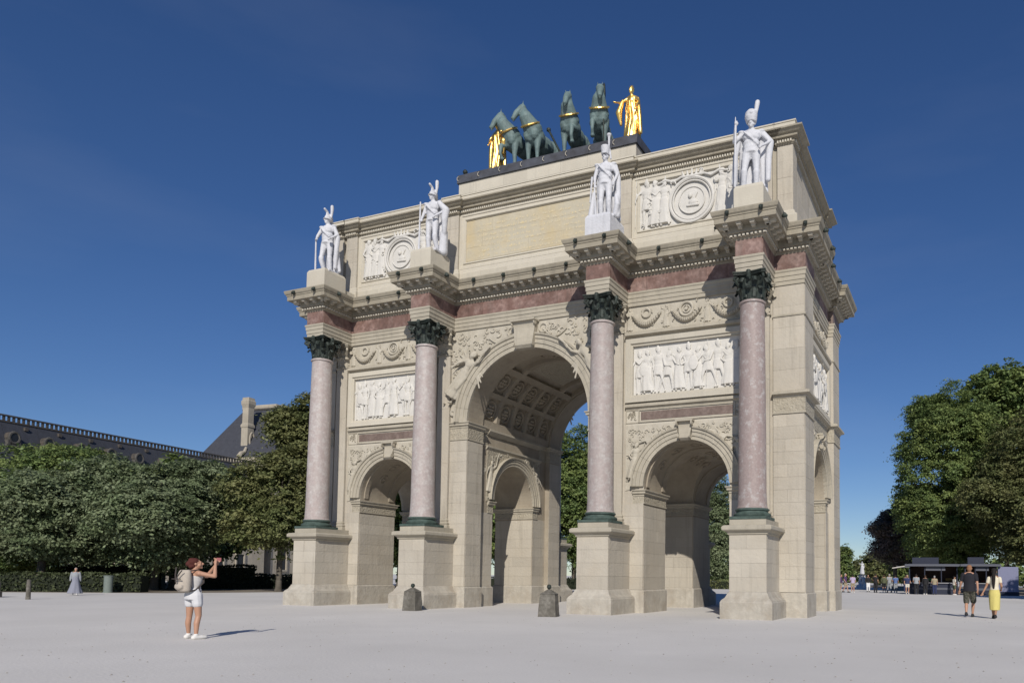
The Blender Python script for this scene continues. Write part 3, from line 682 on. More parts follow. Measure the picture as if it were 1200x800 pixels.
# string course round the corner piers and ends
for mx in (False, True):
    path = mirror([(10.80, -.055), (XE + .02, -.055), (XE + .02, cw), (XR, cw), (XR, D - cw), (XE + .02, D - cw), (XE + .02, D + .055), (10.80, D + .055)], mx)
    MB().sweep([(-.05, 8.16), (.04, 8.16), (.06, 8.22), (.2, 8.28), (.2, 8.36), (.1, 8.42), (-.05, 8.44)], path, False).build('string_course', TRIM, ARCH)
    MB().sweep([(-.05, 7.62), (.02, 7.62), (.02, 8.16), (-.05, 8.16)], path, False).build('carved_band', CARVE, ARCH)
    MB().sweep([(-.05, 7.56), (.045, 7.56), (.045, 7.62), (-.05, 7.62)], path, False).build('astragal', TRIM, ARCH)
    MB().sweep([(-.05, 11.26), (.035, 11.26), (.045, 11.30), (.035, 11.34), (-.05, 11.34)], path, False).build('astragal', TRIM, ARCH)
    # end face
    org = (XR, YM, 0) if not mx else (-XR, YM, 0); u = (0, 1, 0) if not mx else (0, -1, 0); n = (1, 0, 0) if not mx else (-1, 0, 0)
    F = frame(org, u, n); hw = YM - cw
    for s in (-1, 1):
        e0, e1 = hw, YM
        Fp = frame((XE if not mx else -XE, YM, 0), u, n)
        blocks(Fp, *(sorted((s * e0, s * e1))), .92, 7.56, stuff=mx, length=2, d=.02); blocks(Fp, *(sorted((s * e0, s * e1))), 8.42, 12.45, stuff=mx, length=2, d=.02, course=.78)
        blocks(F, *(sorted((s * R2, s * hw))), .92, 4.36, stuff=True, length=2)
    plate_with_arch(F, -hw, hw, 4.9, 7.55, R2 + .02, ZS2, -.02, .03, 'spandrel', RELIEF)
    arch_ring(F, R2, .45, ZS2, ARCHP, 11, skip=True); keystone(F, 6.8, 7.5, .2, .3, .2)
    foliage_relief(F, -hw + .1, hw - .1, 5.2, 7.45, 200, keep=lambda uu, z: math.hypot(uu, z - ZS2) > R2 + .55, m=RELIEF)
    boxpart(F, 'panel_ground', WHITE, -hw, hw, -.02, .012, 8.44, 11.09)
    framepart(F, 'panel_frame', STONE2, -hw + .02, hw - .02, 8.46, 11.07, [(0, -.02), (0, .16), (.2, .16), (.28, .11), (.28, -.02)])
    for k in range(9): relfig(org, u, n, (k * 3 + 1) % 5, -2.0 + k * .5, .02, 8.80, 1.02, RELF, sx=-1 if k % 2 else 1, flat=.7)
    MB(F).sweep([(-.02, 11.09), (.10, 11.09), (.12, 11.15), (.22, 11.2), (.22, 11.3), (-.02, 11.36)], [(-hw, 0), (hw, 0)], False, lambda p, q, h: (p, -q, h)).build('panel_cornice', TRIM, ARCH)
    for x in (-1.4, 0, 1.4): ornament_swag(F, x, 12.1, 1.15); ring(F, x, 12.1, .2, .05)
# jamb and passage faces
for mx in (-1, 1):
    Fj = frame((mx * R0, 0, 0), (0, 1, 0), (-mx, 0, 0)); blocks(Fj, .01, 1.17, .93, 7.44, length=2.4, d=.012)
    Fj = frame((mx * rd, 0, 0), (0, 1, 0), (-mx, 0, 0)); blocks(Fj, 1.20, y1 - .01, .93, 4.36, length=2.4, d=.012, stuff=mx > 0); blocks(Fj, y2 + .01, D - 1.2, .93, 4.36, length=2.4, d=.012, stuff=mx > 0)
    Fj = frame((mx * R0, 0, 0), (0, 1, 0), (-mx, 0, 0)); blocks(Fj, D - 1.17, D - .01, .93, 7.44, length=2.4, d=.012, stuff=mx > 0)
    Fw = ((mx * rd, YM, 0), (0, 1, 0), (-mx, 0, 0)); Fq = frame(*Fw)
    # the cross passage seen in the wall of the central one: archivolt, winged figures, spandrel
    plate_with_arch(Fq, -2.42, 2.42, 4.9, 7.35, R2 + .02, ZS2, -.02, .04, 'spandrel', CARVE)
    arch_ring(Fq, R2, .42, ZS2, [(t, o * .9) for t, o in ARCHP], 11); 
    for s in (-1, 1):
        mwv = fmat(*Fw) @ Matrix.Translation((s * 2.2, -.05, 5.15)) @ Matrix.Rotation(-s * .1, 4, 'Y') @ Matrix.Diagonal((-s * .98, .6, .98, 1))
        inst('standing_victory', VICT, ARCH, mwv)
    foliage_relief(Fq, -2.3, 2.3, 5.4, 7.3, 160, keep=lambda uu, z: math.hypot(uu, z - ZS2) > R2 + .5, m=RELIEF)
    MB(Fq).sweep([(-.02, 7.35), (.05, 7.35), (.12, 7.45), (.12, 7.52), (-.02, 7.55)], [(-2.5, 0), (2.5, 0)], False, lambda p, q, h: (p, -q, h)).build('string_course', TRIM, ARCH)
    MB(Fq).sweep([(-.02, ZS0 - .24), (.05, ZS0 - .24), (.20, ZS0 - .06), (.20, ZS0 + .03), (-.02, ZS0 + .05)], [(-2.45, 0), (2.45, 0)], False, lambda p, q, h: (p, -q, h)).build('string_course', TRIM, ARCH)
    for s in (-1, 1):
        for (xa_, m_) in ((XM - R1, 1), (XM + R1, -1)):
            Fj = frame((mx * xa_, 0, 0), (0, 1, 0), (mx * m_, 0, 0))
            q0, q1 = (.02, y1 - .02) if s < 0 else (y2 + .02, D - .02)
            blocks(Fj, q0, q1, .93, 4.30, length=1.3, d=.010, stuff=not (s < 0 and ((mx < 0 and m_ < 0) or (mx > 0 and m_ > 0))))
# faces of the far piers seen across the cross passage
for mx in (-1, 1):
    for (p, q) in ((rd, XM - R1), (XM + R1, XR)):
        F = frame((0, y2, 0), (1, 0, 0), (0, -1, 0)); a, b = sorted((mx * p, mx * q)); blocks(F, a + .02, b - .02, .93, 4.3, length=1.2, d=.01, stuff=mx > 0 and p > 4)
        F = frame((0, y1, 0), (1, 0, 0), (0, 1, 0)); blocks(F, a + .02, b - .02, .93, 4.3, length=1.2, d=.01, stuff=True)

# coffered vault of the central passage
def vault_pt(r, ang, y): return (r * math.cos(ang), y, ZS0 + r * math.sin(ang))
def shell(name, R_in, R_out, a0, a1, ya, yb, m, parent=ARCH, kind=None):
    n = max(2, int((a1 - a0) / .1)); vs = []; fs = []
    for i in range(n + 1):
        a = a0 + (a1 - a0) * i / n
        vs += [vault_pt(R_in, a, ya), vault_pt(R_in, a, yb), vault_pt(R_out, a, yb), vault_pt(R_out, a, ya)]
    for i in range(n):
        for j in range(4): j2 = (j + 1) % 4; fs.append((i * 4 + j, i * 4 + j2, i * 4 + 4 + j2, i * 4 + 4 + j))
    fs += [(0, 1, 2, 3), (4 * n + 3, 4 * n + 2, 4 * n + 1, 4 * n)]
    MB().add(vs, fs).build(name, m, parent, kind=kind)
Ri, Ro = R0 + .06, R0 + .26; dg_ = math.radians
ys = [1.20 + i * (D - 2.4) / 5 for i in range(6)]
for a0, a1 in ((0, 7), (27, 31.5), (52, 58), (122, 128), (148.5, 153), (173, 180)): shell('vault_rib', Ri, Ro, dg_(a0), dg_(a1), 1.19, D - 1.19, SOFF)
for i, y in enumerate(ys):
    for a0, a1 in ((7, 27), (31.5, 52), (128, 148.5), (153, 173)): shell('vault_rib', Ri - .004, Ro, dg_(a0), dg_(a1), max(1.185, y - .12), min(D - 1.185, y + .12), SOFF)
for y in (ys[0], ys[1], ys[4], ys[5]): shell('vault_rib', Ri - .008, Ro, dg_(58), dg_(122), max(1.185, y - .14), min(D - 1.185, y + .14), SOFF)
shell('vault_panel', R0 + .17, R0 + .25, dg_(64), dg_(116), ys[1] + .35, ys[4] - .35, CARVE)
for i in range(5):
    yc_ = (ys[i] + ys[i + 1]) / 2
    for ac in (17, 41.7, 138.3, 163) + ((90,) if i in (0, 4) else ()):
        A = dg_(ac); org = Vector(vault_pt(R0 + .22, A, yc_)); nn = Vector((-math.cos(A), 0, -math.sin(A))); tt = Vector((-math.sin(A), 0, math.cos(A)))
        xf = lambda p, org=org, nn=nn, tt=tt: org + Vector((0, 1, 0)) * p[0] + tt * p[1] + nn * p[2]
        mb = MB(xf); mb.tube([(.40 * math.cos(t), .40 * math.sin(t), .03) for t in [2 * PI * k / 16 for k in range(17)]], .05, 6)
        for k in range(6):
            t = 2 * PI * k / 6; mb.lathe([(.001, -.05), (.10, .02), (.05, .10), (.001, .12)], 8, (.17 * math.cos(t), .17 * math.sin(t)), cap=False)
        mb.lathe([(.001, -.03), (.09, .05), (.001, .15)], 8, cap=False)
        mb.build('rosette', SOFF, ARCH, smooth=True)
# carved fields in the vaults of the side passages
for s in (-1, 1):
    for (ya, yb) in ((.25, .5), (1.95, 2.3), (D - 2.3, D - 1.95), (D - .5, D - .25)):
        n = 24; vs = []; fs = []
        for i in range(n + 1):
            a = PI * i / n
            for r, y in ((R1 - .05, ya), (R1 - .05, yb), (R1 + .05, yb), (R1 + .05, ya)): vs.append((s * XM + r * math.cos(a), y, ZS1 + r * math.sin(a)))
        for i in range(n):
            for j in range(4): j2 = (j + 1) % 4; fs.append((i * 4 + j, i * 4 + j2, i * 4 + 4 + j2, i * 4 + 4 + j))
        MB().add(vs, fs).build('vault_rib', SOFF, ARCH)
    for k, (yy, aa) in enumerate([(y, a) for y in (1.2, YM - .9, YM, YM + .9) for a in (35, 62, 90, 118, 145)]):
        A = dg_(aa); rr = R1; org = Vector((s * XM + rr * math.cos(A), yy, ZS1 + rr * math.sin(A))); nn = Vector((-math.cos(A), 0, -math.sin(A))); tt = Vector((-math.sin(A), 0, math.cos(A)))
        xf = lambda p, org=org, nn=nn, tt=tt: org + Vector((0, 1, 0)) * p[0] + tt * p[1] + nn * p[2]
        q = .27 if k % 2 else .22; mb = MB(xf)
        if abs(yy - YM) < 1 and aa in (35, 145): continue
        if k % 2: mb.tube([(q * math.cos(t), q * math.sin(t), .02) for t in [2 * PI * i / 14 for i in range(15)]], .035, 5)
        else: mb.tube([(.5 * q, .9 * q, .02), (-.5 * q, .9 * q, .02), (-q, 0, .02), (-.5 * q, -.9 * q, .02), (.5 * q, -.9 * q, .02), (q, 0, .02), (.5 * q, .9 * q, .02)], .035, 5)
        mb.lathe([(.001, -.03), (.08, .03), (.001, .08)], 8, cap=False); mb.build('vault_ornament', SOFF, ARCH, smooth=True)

# ---------------------------------------------------------------- pedestals and columns
YC = -1.40
def sym(y, back): return D - y if back else y
def leafmesh(mb, c, ang, z0, h, r0, out, w, mp):
    n = 6; vs = []; fs = []
    for i in range(n + 1):
        t = i / n; r = r0 + out * (t ** 2.2) ; z = z0 + h * (math.sin(t * PI * .58) / math.sin(PI * .58) if t < .9 else .94 * 1.0 - (t - .9) * 1.6)
        ww = w * (.75 + .5 * math.sin(t * PI * .9)) * (1 - .55 * t ** 3) * (1 + .16 * (-1) ** i)
        for sx in (-1, -.35, .35, 1):
            rr = r - abs(sx) * .035 * (1 - t) - (abs(sx) > .5) * .02 + (.02 if abs(sx) < .5 else 0); a = ang + sx * ww / max(r, .2)
            vs.append(mp((c[0] + rr * math.cos(a), c[1] + rr * math.sin(a), z - abs(sx) * .03 * t)))
    for i in range(n):
        for j in range(3): a = i * 4 + j; fs.append((a, a + 1, a + 5, a + 4))
    mb.add(vs, fs)
def capital(cx, cy, back, m, r=.46, z0=11.44, z1=12.45, parent=None):
    mb = MB(); mp = lambda p: p; H = z1 - z0
    mb.lathe([(r, z0), (r * .92, z0 + .1), (r * .95, z0 + .55 * H), (r * 1.12, z0 + .8 * H), (r * 1.3, z1 - .14)], 24, (cx, cy))
    for k in range(8): leafmesh(mb, (cx, cy), 2 * PI * k / 8, z0 + .02, .42 * H, r * .98, .20, .17, mp)
    for k in range(8): leafmesh(mb, (cx, cy), 2 * PI * (k + .5) / 8, z0 + .08, .66 * H, r * 1.0, .26, .16, mp)
    for k in range(8): leafmesh(mb, (cx, cy), 2 * PI * k / 8, z0 + .40 * H, .42 * H, r * 1.05, .2, .10, mp)
    for k in range(4):                                                              # corner volutes
        a = PI / 4 + k * PI / 2; dx, dy = math.cos(a), math.sin(a); base = .68
        pts = [(cx + dx * (base - .02 + .12 * (1 - i / 12) * math.cos(i * .75)), cy + dy * (base - .02 + .12 * (1 - i / 12) * math.cos(i * .75)), z1 - .27 + .13 * (1 - i / 12) * math.sin(i * .75)) for i in range(11)]
        mb.tube([(cx + dx * .42, cy + dy * .42, z0 + .45 * H)] + pts, .05, 6, .035)
        b = k * PI / 2; mb.tube([(cx + math.cos(b) * .52, cy + math.sin(b) * .52, z1 - .3), (cx + math.cos(b) * .60, cy + math.sin(b) * .60, z1 - .1), (cx + math.cos(b) * .56, cy + math.sin(b) * .56, z1 - .02)], .09, 8)
    ab = []                                                                          # concave-sided abacus
    for k in range(4):
        a = PI / 4 + k * PI / 2; b = a + PI / 2
        P = Vector((math.cos(a), math.sin(a))) * .88; Q = Vector((math.cos(b), math.sin(b))) * .88; dperp = -(P + Q).normalized()
        for i in range(7): t = (i + .4) / 7.3; p = P.lerp(Q, t) + dperp * .13 * math.sin(t * PI); ab.append((cx + p.x, cy + p.y))
    mb.sweep([(-.04, z1 - .13), (0, z1 - .11), (.0, z1 - .06), (.03, z1 - .04), (.03, z1 - .002)], ab, True)
    mb.prism(ab, z1 - .12, z1 - .004, lambda a, b, h: (a, b, h))
    return mb.build('capital', m, parent)
for back in (False, True):
    for k, ax in enumerate((-XA, -XB, XB, XA)):
        def P(y): return D - y if back else y
        def rp(hw, yf, yb=.2):
            ya, yb_ = sorted((P(yf), P(yb))); return rectpath(ax - hw, ax + hw, ya, yb_)
        MB().sweep([(-.2, -.05), (.26, -.05), (.262, .58), (.235, .62), (.235, .64), (.12, .74), (.03, .92), (0, .95), (-.05, .95)], rp(.669, -2.057), True).build('pedestal_base', PLINTH, ARCH)
        ya, yb = sorted((P(-2.057 + .04), P(.1))); MB().box(ax - .64, ax + .64, ya, yb, .9, 3.0).build('pedestal_die', STONE, ARCH)
        st = back
        if not back:
            blocks(frame((ax, -2.017, 0), (1, 0, 0), (0, -1, 0)), -.669, .669, .95, 2.95, length=1.5, d=.04, course=.5)
            blocks(frame((ax + .629, 0, 0), (0, 1, 0), (1, 0, 0)), -2.014, -.0, .95, 2.95, length=1.5, d=.04, course=.5)
            blocks(frame((ax - .629, 0, 0), (0, 1, 0), (-1, 0, 0)), -2.014, -.0, .95, 2.95, length=1.5, d=.04, course=.5, stuff=True)
        else:
            for fr in (frame((ax, D + 2.017, 0), (1, 0, 0), (0, 1, 0)),): blocks(fr, -.669, .669, .95, 2.95, length=1.5, d=.04, stuff=True)
            for sx in (-1, 1): blocks(frame((ax + sx * .629, D, 0), (0, 1, 0), (sx, 0, 0)), 0, 2.014, .95, 2.95, length=1.5, d=.04, stuff=True)
        MB().sweep([(-.1, 2.93), (0, 2.93), (.05, 2.97), (.05, 3.01), (.14, 3.08), (.20, 3.10), (.22, 3.13), (.22, 3.23), (.16, 3.28), (-.02, 3.30), (-.02, 3.50), (-.3, 3.51)], rp(.669, -2.057), True).build('pedestal_cap', TRIM, ARCH)
        ya, yb = sorted((P(-2.0), P(.1))); MB().box(ax - .62, ax + .62, ya, yb, 3.2, 3.505).build('pedestal_block', TRIM, ARCH)
        c = (ax, P(YC)); shaft = MB(); pr = []
        for i in range(13):
            t = i / 12; pr.append((.505 - .062 * t ** 1.7, 3.95 + 7.36 * t))
        pr = [(.56, 3.90), (.56, 3.94), (.53, 3.97)] + pr[1:] + [(.445, 11.33), (.49, 11.35), (.50, 11.38), (.49, 11.41), (.46, 11.42), (.45, 11.46)]
        shaft.lathe(pr, 40, c)
        col = shaft.build('column', PINKR if k == 3 else PINK, ARCH, smooth=True, label='speckled red and white marble column' if k == 3 else 'pale pink marble column')
        bs = MB(); bs.box(ax - .66, ax + .66, c[1] - .66, c[1] + .66, 3.50, 3.60)
        bs.lathe([(.64, 3.60), (.67, 3.64), (.67, 3.69), (.63, 3.73), (.58, 3.74), (.56, 3.79), (.57, 3.81), (.61, 3.83), (.61, 3.87), (.58, 3.90), (.54, 3.91)], 36, c)
        bs.build('base', VERD, col, smooth=True)
        capital(c[0], c[1], back, BRONZE, parent=col)
        cp = capital(ax, P(.12), back, TRIM, r=.36, parent=ARCH); cp.name = 'pilaster_capital'

# ---------------------------------------------------------------- entablature on a plan with breaks over the columns
def plan(front, hw, wall, ex, er, brk):
    p = [(-ex, wall)]
    for ax in (-XA, -XB, XB, XA): p += [(ax - hw, wall), (ax - hw, front), (ax + hw, front), (ax + hw, wall)]
    p += [(ex, wall), (ex, brk), (er, brk), (er, D - brk), (ex, D - brk), (ex, D - wall)]
    for ax in (XA, XB, -XB, -XA): p += [(ax + hw, D - wall), (ax + hw, D - front), (ax - hw, D - front), (ax - hw, D - wall)]
    p += [(-ex, D - wall), (-ex, D - brk), (-er, D - brk), (-er, brk), (-ex, brk)]
    return p
PL = plan(-1.90, .485, -.09, XE + .03, XR + .06, cw + .03)
MB().sweep([(-.5, 12.452), (0, 12.452), (0, 12.60), (.025, 12.605), (.025, 12.77), (.05, 12.775), (.05, 12.91), (.08, 12.95), (.085, 13.02), (-.5, 13.03)], PL, True).build('architrave', TRIM, ARCH)
MB().sweep([(-.1, 13.0), (.0, 13.0), (.0, 13.66), (-.1, 13.66)], [(x * 1, y) for x, y in PL], True).build('frieze_ground', REDD, ARCH)
# red marble slabs of the frieze, side by side
def seg_pieces(p, q, step, f):
    P_, Q_ = Vector(p), Vector(q); L = (Q_ - P_).length; n = max(1, round(L / step)); d = (Q_ - P_) / L; nn = Vector((d.y, -d.x))
    for i in range(n): f(P_, d, nn, L * i / n, L * (i + 1) / n)
for i in range(len(PL)):
    p, q = PL[i], PL[(i + 1) % len(PL)]
    if p[1] > YM + .1 and q[1] > YM + .1: continue
    def f(P_, d, nn, a, b):
        fr = lambda v: Vector((P_.x + d.x * v[0] + nn.x * v[1], P_.y + d.y * v[0] + nn.y * v[1], v[2]))
        MB(fr).box(a + .004, b - .004, -.02, .03, 13.025, 13.64).build('marble_slab', RED, ARCH)
    seg_pieces(p, q, .8, f)
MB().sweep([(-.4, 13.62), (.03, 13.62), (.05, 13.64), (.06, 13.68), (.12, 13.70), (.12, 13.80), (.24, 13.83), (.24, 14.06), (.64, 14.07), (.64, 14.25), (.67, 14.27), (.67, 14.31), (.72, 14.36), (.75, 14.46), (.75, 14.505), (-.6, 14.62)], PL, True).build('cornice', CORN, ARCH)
de = MB(); mo = MB(); li = []
for i in range(len(PL)):
    p, q = PL[i], PL[(i + 1) % len(PL)]; prv, nx = PL[i - 1], PL[(i + 2) % len(PL)]
    P_, Q_ = Vector(p), Vector(q); L = (Q_ - P_).length; d = (Q_ - P_) / L; nn = Vector((d.y, -d.x))
    def conv(a, b, c):                       # +1 when the corner at b is convex for counter-clockwise travel
        return 1 if (Vector(b) - Vector(a)).cross(Vector(c) - Vector(b)) > 0 else -1
    ca, cb = conv(prv, p, q), conv(p, q, nx)
    fr = lambda v, P_=P_, d=d, nn=nn: Vector((P_.x + d.x * v[0] + nn.x * v[1], P_.y + d.y * v[0] + nn.y * v[1], v[2]))
    a0, b0 = -ca * .2 + (.02 if ca < 0 else 0), L + cb * .2; n = max(1, round((b0 - a0) / .15))
    for k in range(n): x = a0 + (b0 - a0) * (k + .5) / n; de.box(x - .043, x + .043, .1, .20, 13.715, 13.79, fr)
    a0, b0 = -ca * .5, L + cb * .5
    if b0 - a0 < .2: continue
    n = max(1, round((b0 - a0) / .44))
    for k in range(n):
        x = a0 + (b0 - a0) * (k + .5) / n
        mo.box(x - .08, x + .08, .22, .54, 13.985, 14.069, fr); mo.box(x - .07, x + .07, .22, .38, 13.92, 13.985, fr); mo.box(x - .10, x + .10, .22, .565, 14.035, 14.072, fr)
    a0, b0 = -ca * .75, L + cb * .75
    if p[1] > YM + 1 and q[1] > YM + 1: continue
    n = max(1, round((b0 - a0) / 1.45))
    for k in range(n): li.append(fr((a0 + (b0 - a0) * (k + .5) / n, 0, 0)) + Vector((nn.x * .73, nn.y * .73, 0)) if False else (fr((a0 + (b0 - a0) * (k + .5) / n, .70, 14.36)), nn.copy()))
de.build('dentils', STONE2, ARCH, kind='stuff'); mo.build('modillions', STONE2, ARCH, kind='stuff')
lm = Blob(); lm.ell((0, -.05, 0), (.085, .10, .10)); lm.ell((0, -.14, -.03), (.055, .05, .055)); lm.ell((-.06, -.02, .08), .035); lm.ell((.06, -.02, .08), .035); lm.cap((0, -.15, -.05), (0, -.15, -.17), .02, .015)
lmesh = lm.mesh('lion_head', BRONZE, .018, 1)
for p_, nn in li:
    z = Matrix(((-nn.y, -nn.x, 0, p_.x), (nn.x, -nn.y, 0, p_.y), (0, 0, 1, p_.z), (0, 0, 0, 1))); inst('lion_head', lmesh, ARCH, z)

# ---------------------------------------------------------------- attic
AX, AY = 11.5, .38
MB().box(-AX + .1, AX - .1, AY + .08, D - AY - .08, 13.6, 18.7).build('attic_wall', STONE, ARCH)
def aplan(st, wall=AY, ex=AX, grow=0):
    """attic outline with flat strips standing forward by st at the columns and corners"""
    xs = [(-ex, -10.9), (-10.7, -10.03), (-4.75, -3.98), (3.98, 4.75), (10.03, 10.7), (10.9, ex)]
    p = []
    for a, b in xs: p += [(a, wall), (a, wall - st), (b, wall - st), (b, wall)]
    p = [p[1], p[2], p[3]] + p[4:-1]
    q = [(x, D - y) for x, y in reversed(p)]
    e = [(ex, AY - st + .75), (ex - st, AY - st + .75), (ex - st, D - AY + st - .75), (ex, D - AY + st - .75)]
    return p + e + q + [(-x, y) for x, y in reversed(e)]
AP = aplan(.12)
MB().sweep([(-.3, 14.5), (.20, 14.5), (.20, 15.22), (.14, 15.30), (.10, 15.32), (.08, 15.42), (.02, 15.50), (-.3, 15.52)], AP, True).build('attic_base', STONE2, ARCH)
# visible blocks of the attic base
for i in range(len(AP)):
    p, q = AP[i], AP[(i + 1) % len(AP)]
    if p[1] > 1.2 or q[1] > 1.2 or abs(p[0] - q[0]) < .3: continue
    org = (0, min(p[1], q[1]) - .20, 0); blocks(frame(org, (1, 0, 0), (0, -1, 0)), p[0] + (-.19 if p[1] < .3 else .19), q[0] + (.19 if p[1] < .3 else -.19), 14.53, 15.20, course=.7, length=1.25, d=.012, m=STONE2)
Fa = frame((0, AY, 0), (1, 0, 0), (0, -1, 0))
for back in (0, 1):
    org = (0, AY, 0) if not back else (0, D - AY, 0); u = (1, 0, 0) if not back else (-1, 0, 0); n = (0, -1, 0) if not back else (0, 1, 0); F = frame(org, u, n)
    for a, b in ((-AX, -10.9), (-10.7, -10.03), (-4.75, -3.98), (3.98, 4.75), (10.03, 10.7), (10.9, AX)):
        blocks(F, a, b, 15.5, 18.12, stuff=bool(back), length=2, d=.12, course=.65, dbase=-.09)
    for a, b in ((-10.9, -10.7), (10.7, 10.9)): boxpart(F, 'attic_joint', TRIM, a, b, -.09, .0, 15.5, 18.1)
    for sgn, (a, b) in ((0, (-3.98, 3.98)), (-1, (-10.03, -4.75)), (1, (4.75, 10.03))):
        gm = GOLDW if sgn == 0 else WHITE
        boxpart(F, 'panel_ground', gm, a, b, -.10, -.055, 15.5, 18.12)
        framepart(F, 'panel_frame', STONE2, a + .001, b - .001, 15.505, 18.115, [(0, -.09), (0, .03), (.10, .03), (.13, -.01), (.21, -.01), (.24, .035), (.29, .035), (.33, -.03), (.33, -.09)])
        if back: continue
        if sgn:
            c = (a + b) / 2
            Fm = frame((c + (0 if sgn < 0 else -.02), AY + .05, 0), u, n)
            mb = MB(Fm); nn_ = 36
            for rr, tt_, dd_ in ((.92, .075, .07), (.80, .04, .06), (.55, .03, .04)): mb.tube([(rr * math.cos(t), dd_, 16.72 + rr * math.sin(t)) for t in [2 * PI * i / nn_ for i in range(nn_ + 1)]], tt_, 7)
            mb.lathe([(.0, .04), (.52, .03), (.54, -.01)], 30, mp=lambda p: (p[0], p[2], 16.72 + p[1]))
            mb.build('medallion', WHITE, ARCH, smooth=True)
            cr = Blob(); cr.ell((.05, -.06, 16.62), (.2, .07, .14)); cr.ell((-.08, -.06, 16.9), (.1, .08, .12)); cr.chain([(-.2, -.05, 16.5), (.25, -.05, 16.48)], [.05, .06]); cr.chain([(.08, -.06, 16.75), (.22, -.06, 17.0)], [.06, .03])
            ob = inst('medallion_carving', cr.mesh('medallion_carving', WHITE, .02, 1), ARCH, fmat((c, AY + .05, 0), u, n))
            cb_ = Blob(); cb_.chain([(-.42, -.07, 17.72), (0, -.10, 17.68), (.42, -.07, 17.72)], [.06, .07, .06])
            for q in range(5): cb_.chain([((q - 2) * .17, -.08, 17.72), ((q - 2) * .21, -.09, 17.95 + .04 * (q == 2))], [.06, .03])
            for q in (-1, 1): cb_.chain([(q * .45, -.06, 17.75), (q * .8, -.06, 17.6), (q * 1.15, -.06, 17.74), (q * 1.5, -.05, 17.66)], [.05, .06, .06, .04])
            inst('crown', cb_.mesh('crown', WHITE, .022, 1), ARCH, fmat((c, AY + .05, 0), u, n))
            for x, i, fx in ((-2.0, 1, 1), (-1.62, 3, 1), (-1.22, 0, -1), (1.25, 0, 1), (1.62, 3, -1), (1.98, 2, 1)):
                if sgn < 0 and abs(x) > 1.9: i = 3
                relfig((c, AY + .05, 0), u, n, i, x, .02, 15.84, 1.12 + .05 * (i % 2), RELF, sx=fx, flat=.55)
            foliage_relief(F, a + .4, b - .4, 15.95, 17.9, 30, m=WHITE, s=1.2, keep=lambda uu, z, c=c: math.hypot(uu - c, z - 16.72) > 1.05)
        else:
            # worn slabs of the inscription field
            blocks(F, a + .36, b - .36, 15.86, 17.76, course=.64, length=1.6, d=-.045, dbase=-.09, m=GOLDW, name='inscription_slab')
            fl = MB(F); rs = random.Random(3)
            for q in range(800):
                uu = rs.uniform(-3.1, 3.5); zz = 15.98 + .24 * rs.randrange(7) + rs.uniform(-.03, .03)
                if mnoise.noise((uu * .6, zz * .9, 3)) < -.18: continue
                w_, h_ = rs.uniform(.02, .06), rs.uniform(.04, .10)
                fl.box(uu, uu + w_, -.052, -.0405 + .000004 * q, zz, zz + h_)
            fl.build('inscription_traces', mat('gilding_traces', (0.56, 0.47, 0.29), col2=(0.5, 0.45, 0.34), vscale=3, rough=.7), ARCH, kind='stuff')
for sx in (-1, 1):
    Fe = frame((sx * AX, YM, 0), (0, 1, 0), (sx, 0, 0)); blocks(Fe, -(YM - AY + .12) + .0, -(YM - AY + .12) + .75, 15.5, 18.12, length=2, d=.012, course=.65); blocks(Fe, (YM - AY + .12) - .75, (YM - AY + .12), 15.5, 18.12, length=2, d=.012, course=.65)
    blocks(frame((sx * (AX - .12), YM, 0), (0, 1, 0), (sx, 0, 0)), -3.2, 3.2, 15.5, 18.12, length=1.4, d=.02, course=.65, stuff=True)
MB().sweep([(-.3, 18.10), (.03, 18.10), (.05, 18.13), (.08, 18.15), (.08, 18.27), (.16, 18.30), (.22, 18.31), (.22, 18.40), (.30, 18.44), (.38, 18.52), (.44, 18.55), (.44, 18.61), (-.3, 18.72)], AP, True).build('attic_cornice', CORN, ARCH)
BP = aplan(.12); MB().sweep([(-.3, 18.6), (.12, 18.62), (.12, 18.93), (.15, 18.94), (.15, 18.99), (-.3, 19.02)], BP, True).build('blocking_course', STONE2, ARCH)
MB().box(-AX + .15, AX - .15, AY + .2, D - AY - .2, 18.5, 19.0).build('roof', LEAD, ARCH)
de = MB()
for i in range(len(AP)):
    p, q = Vector(AP[i]), Vector(AP[(i + 1) % len(AP)]); L = (q - p).length
    if p.y > YM + .1 and q.y > YM + .1: continue
    d = (q - p) / L; nn = Vector((d.y, -d.x)); n = max(1, round(L / .105)); fr = lambda v, P_=p, d=d, nn=nn: Vector((P_.x + d.x * v[0] + nn.x * v[1], P_.y + d.y * v[0] + nn.y * v[1], v[2]))
    for k in range(n): x = L * (k + .5) / n; de.box(x - .03, x + .03, .07, .14, 18.165, 18.255, fr)
de.build('attic_dentils', STONE2, ARCH, kind='stuff')
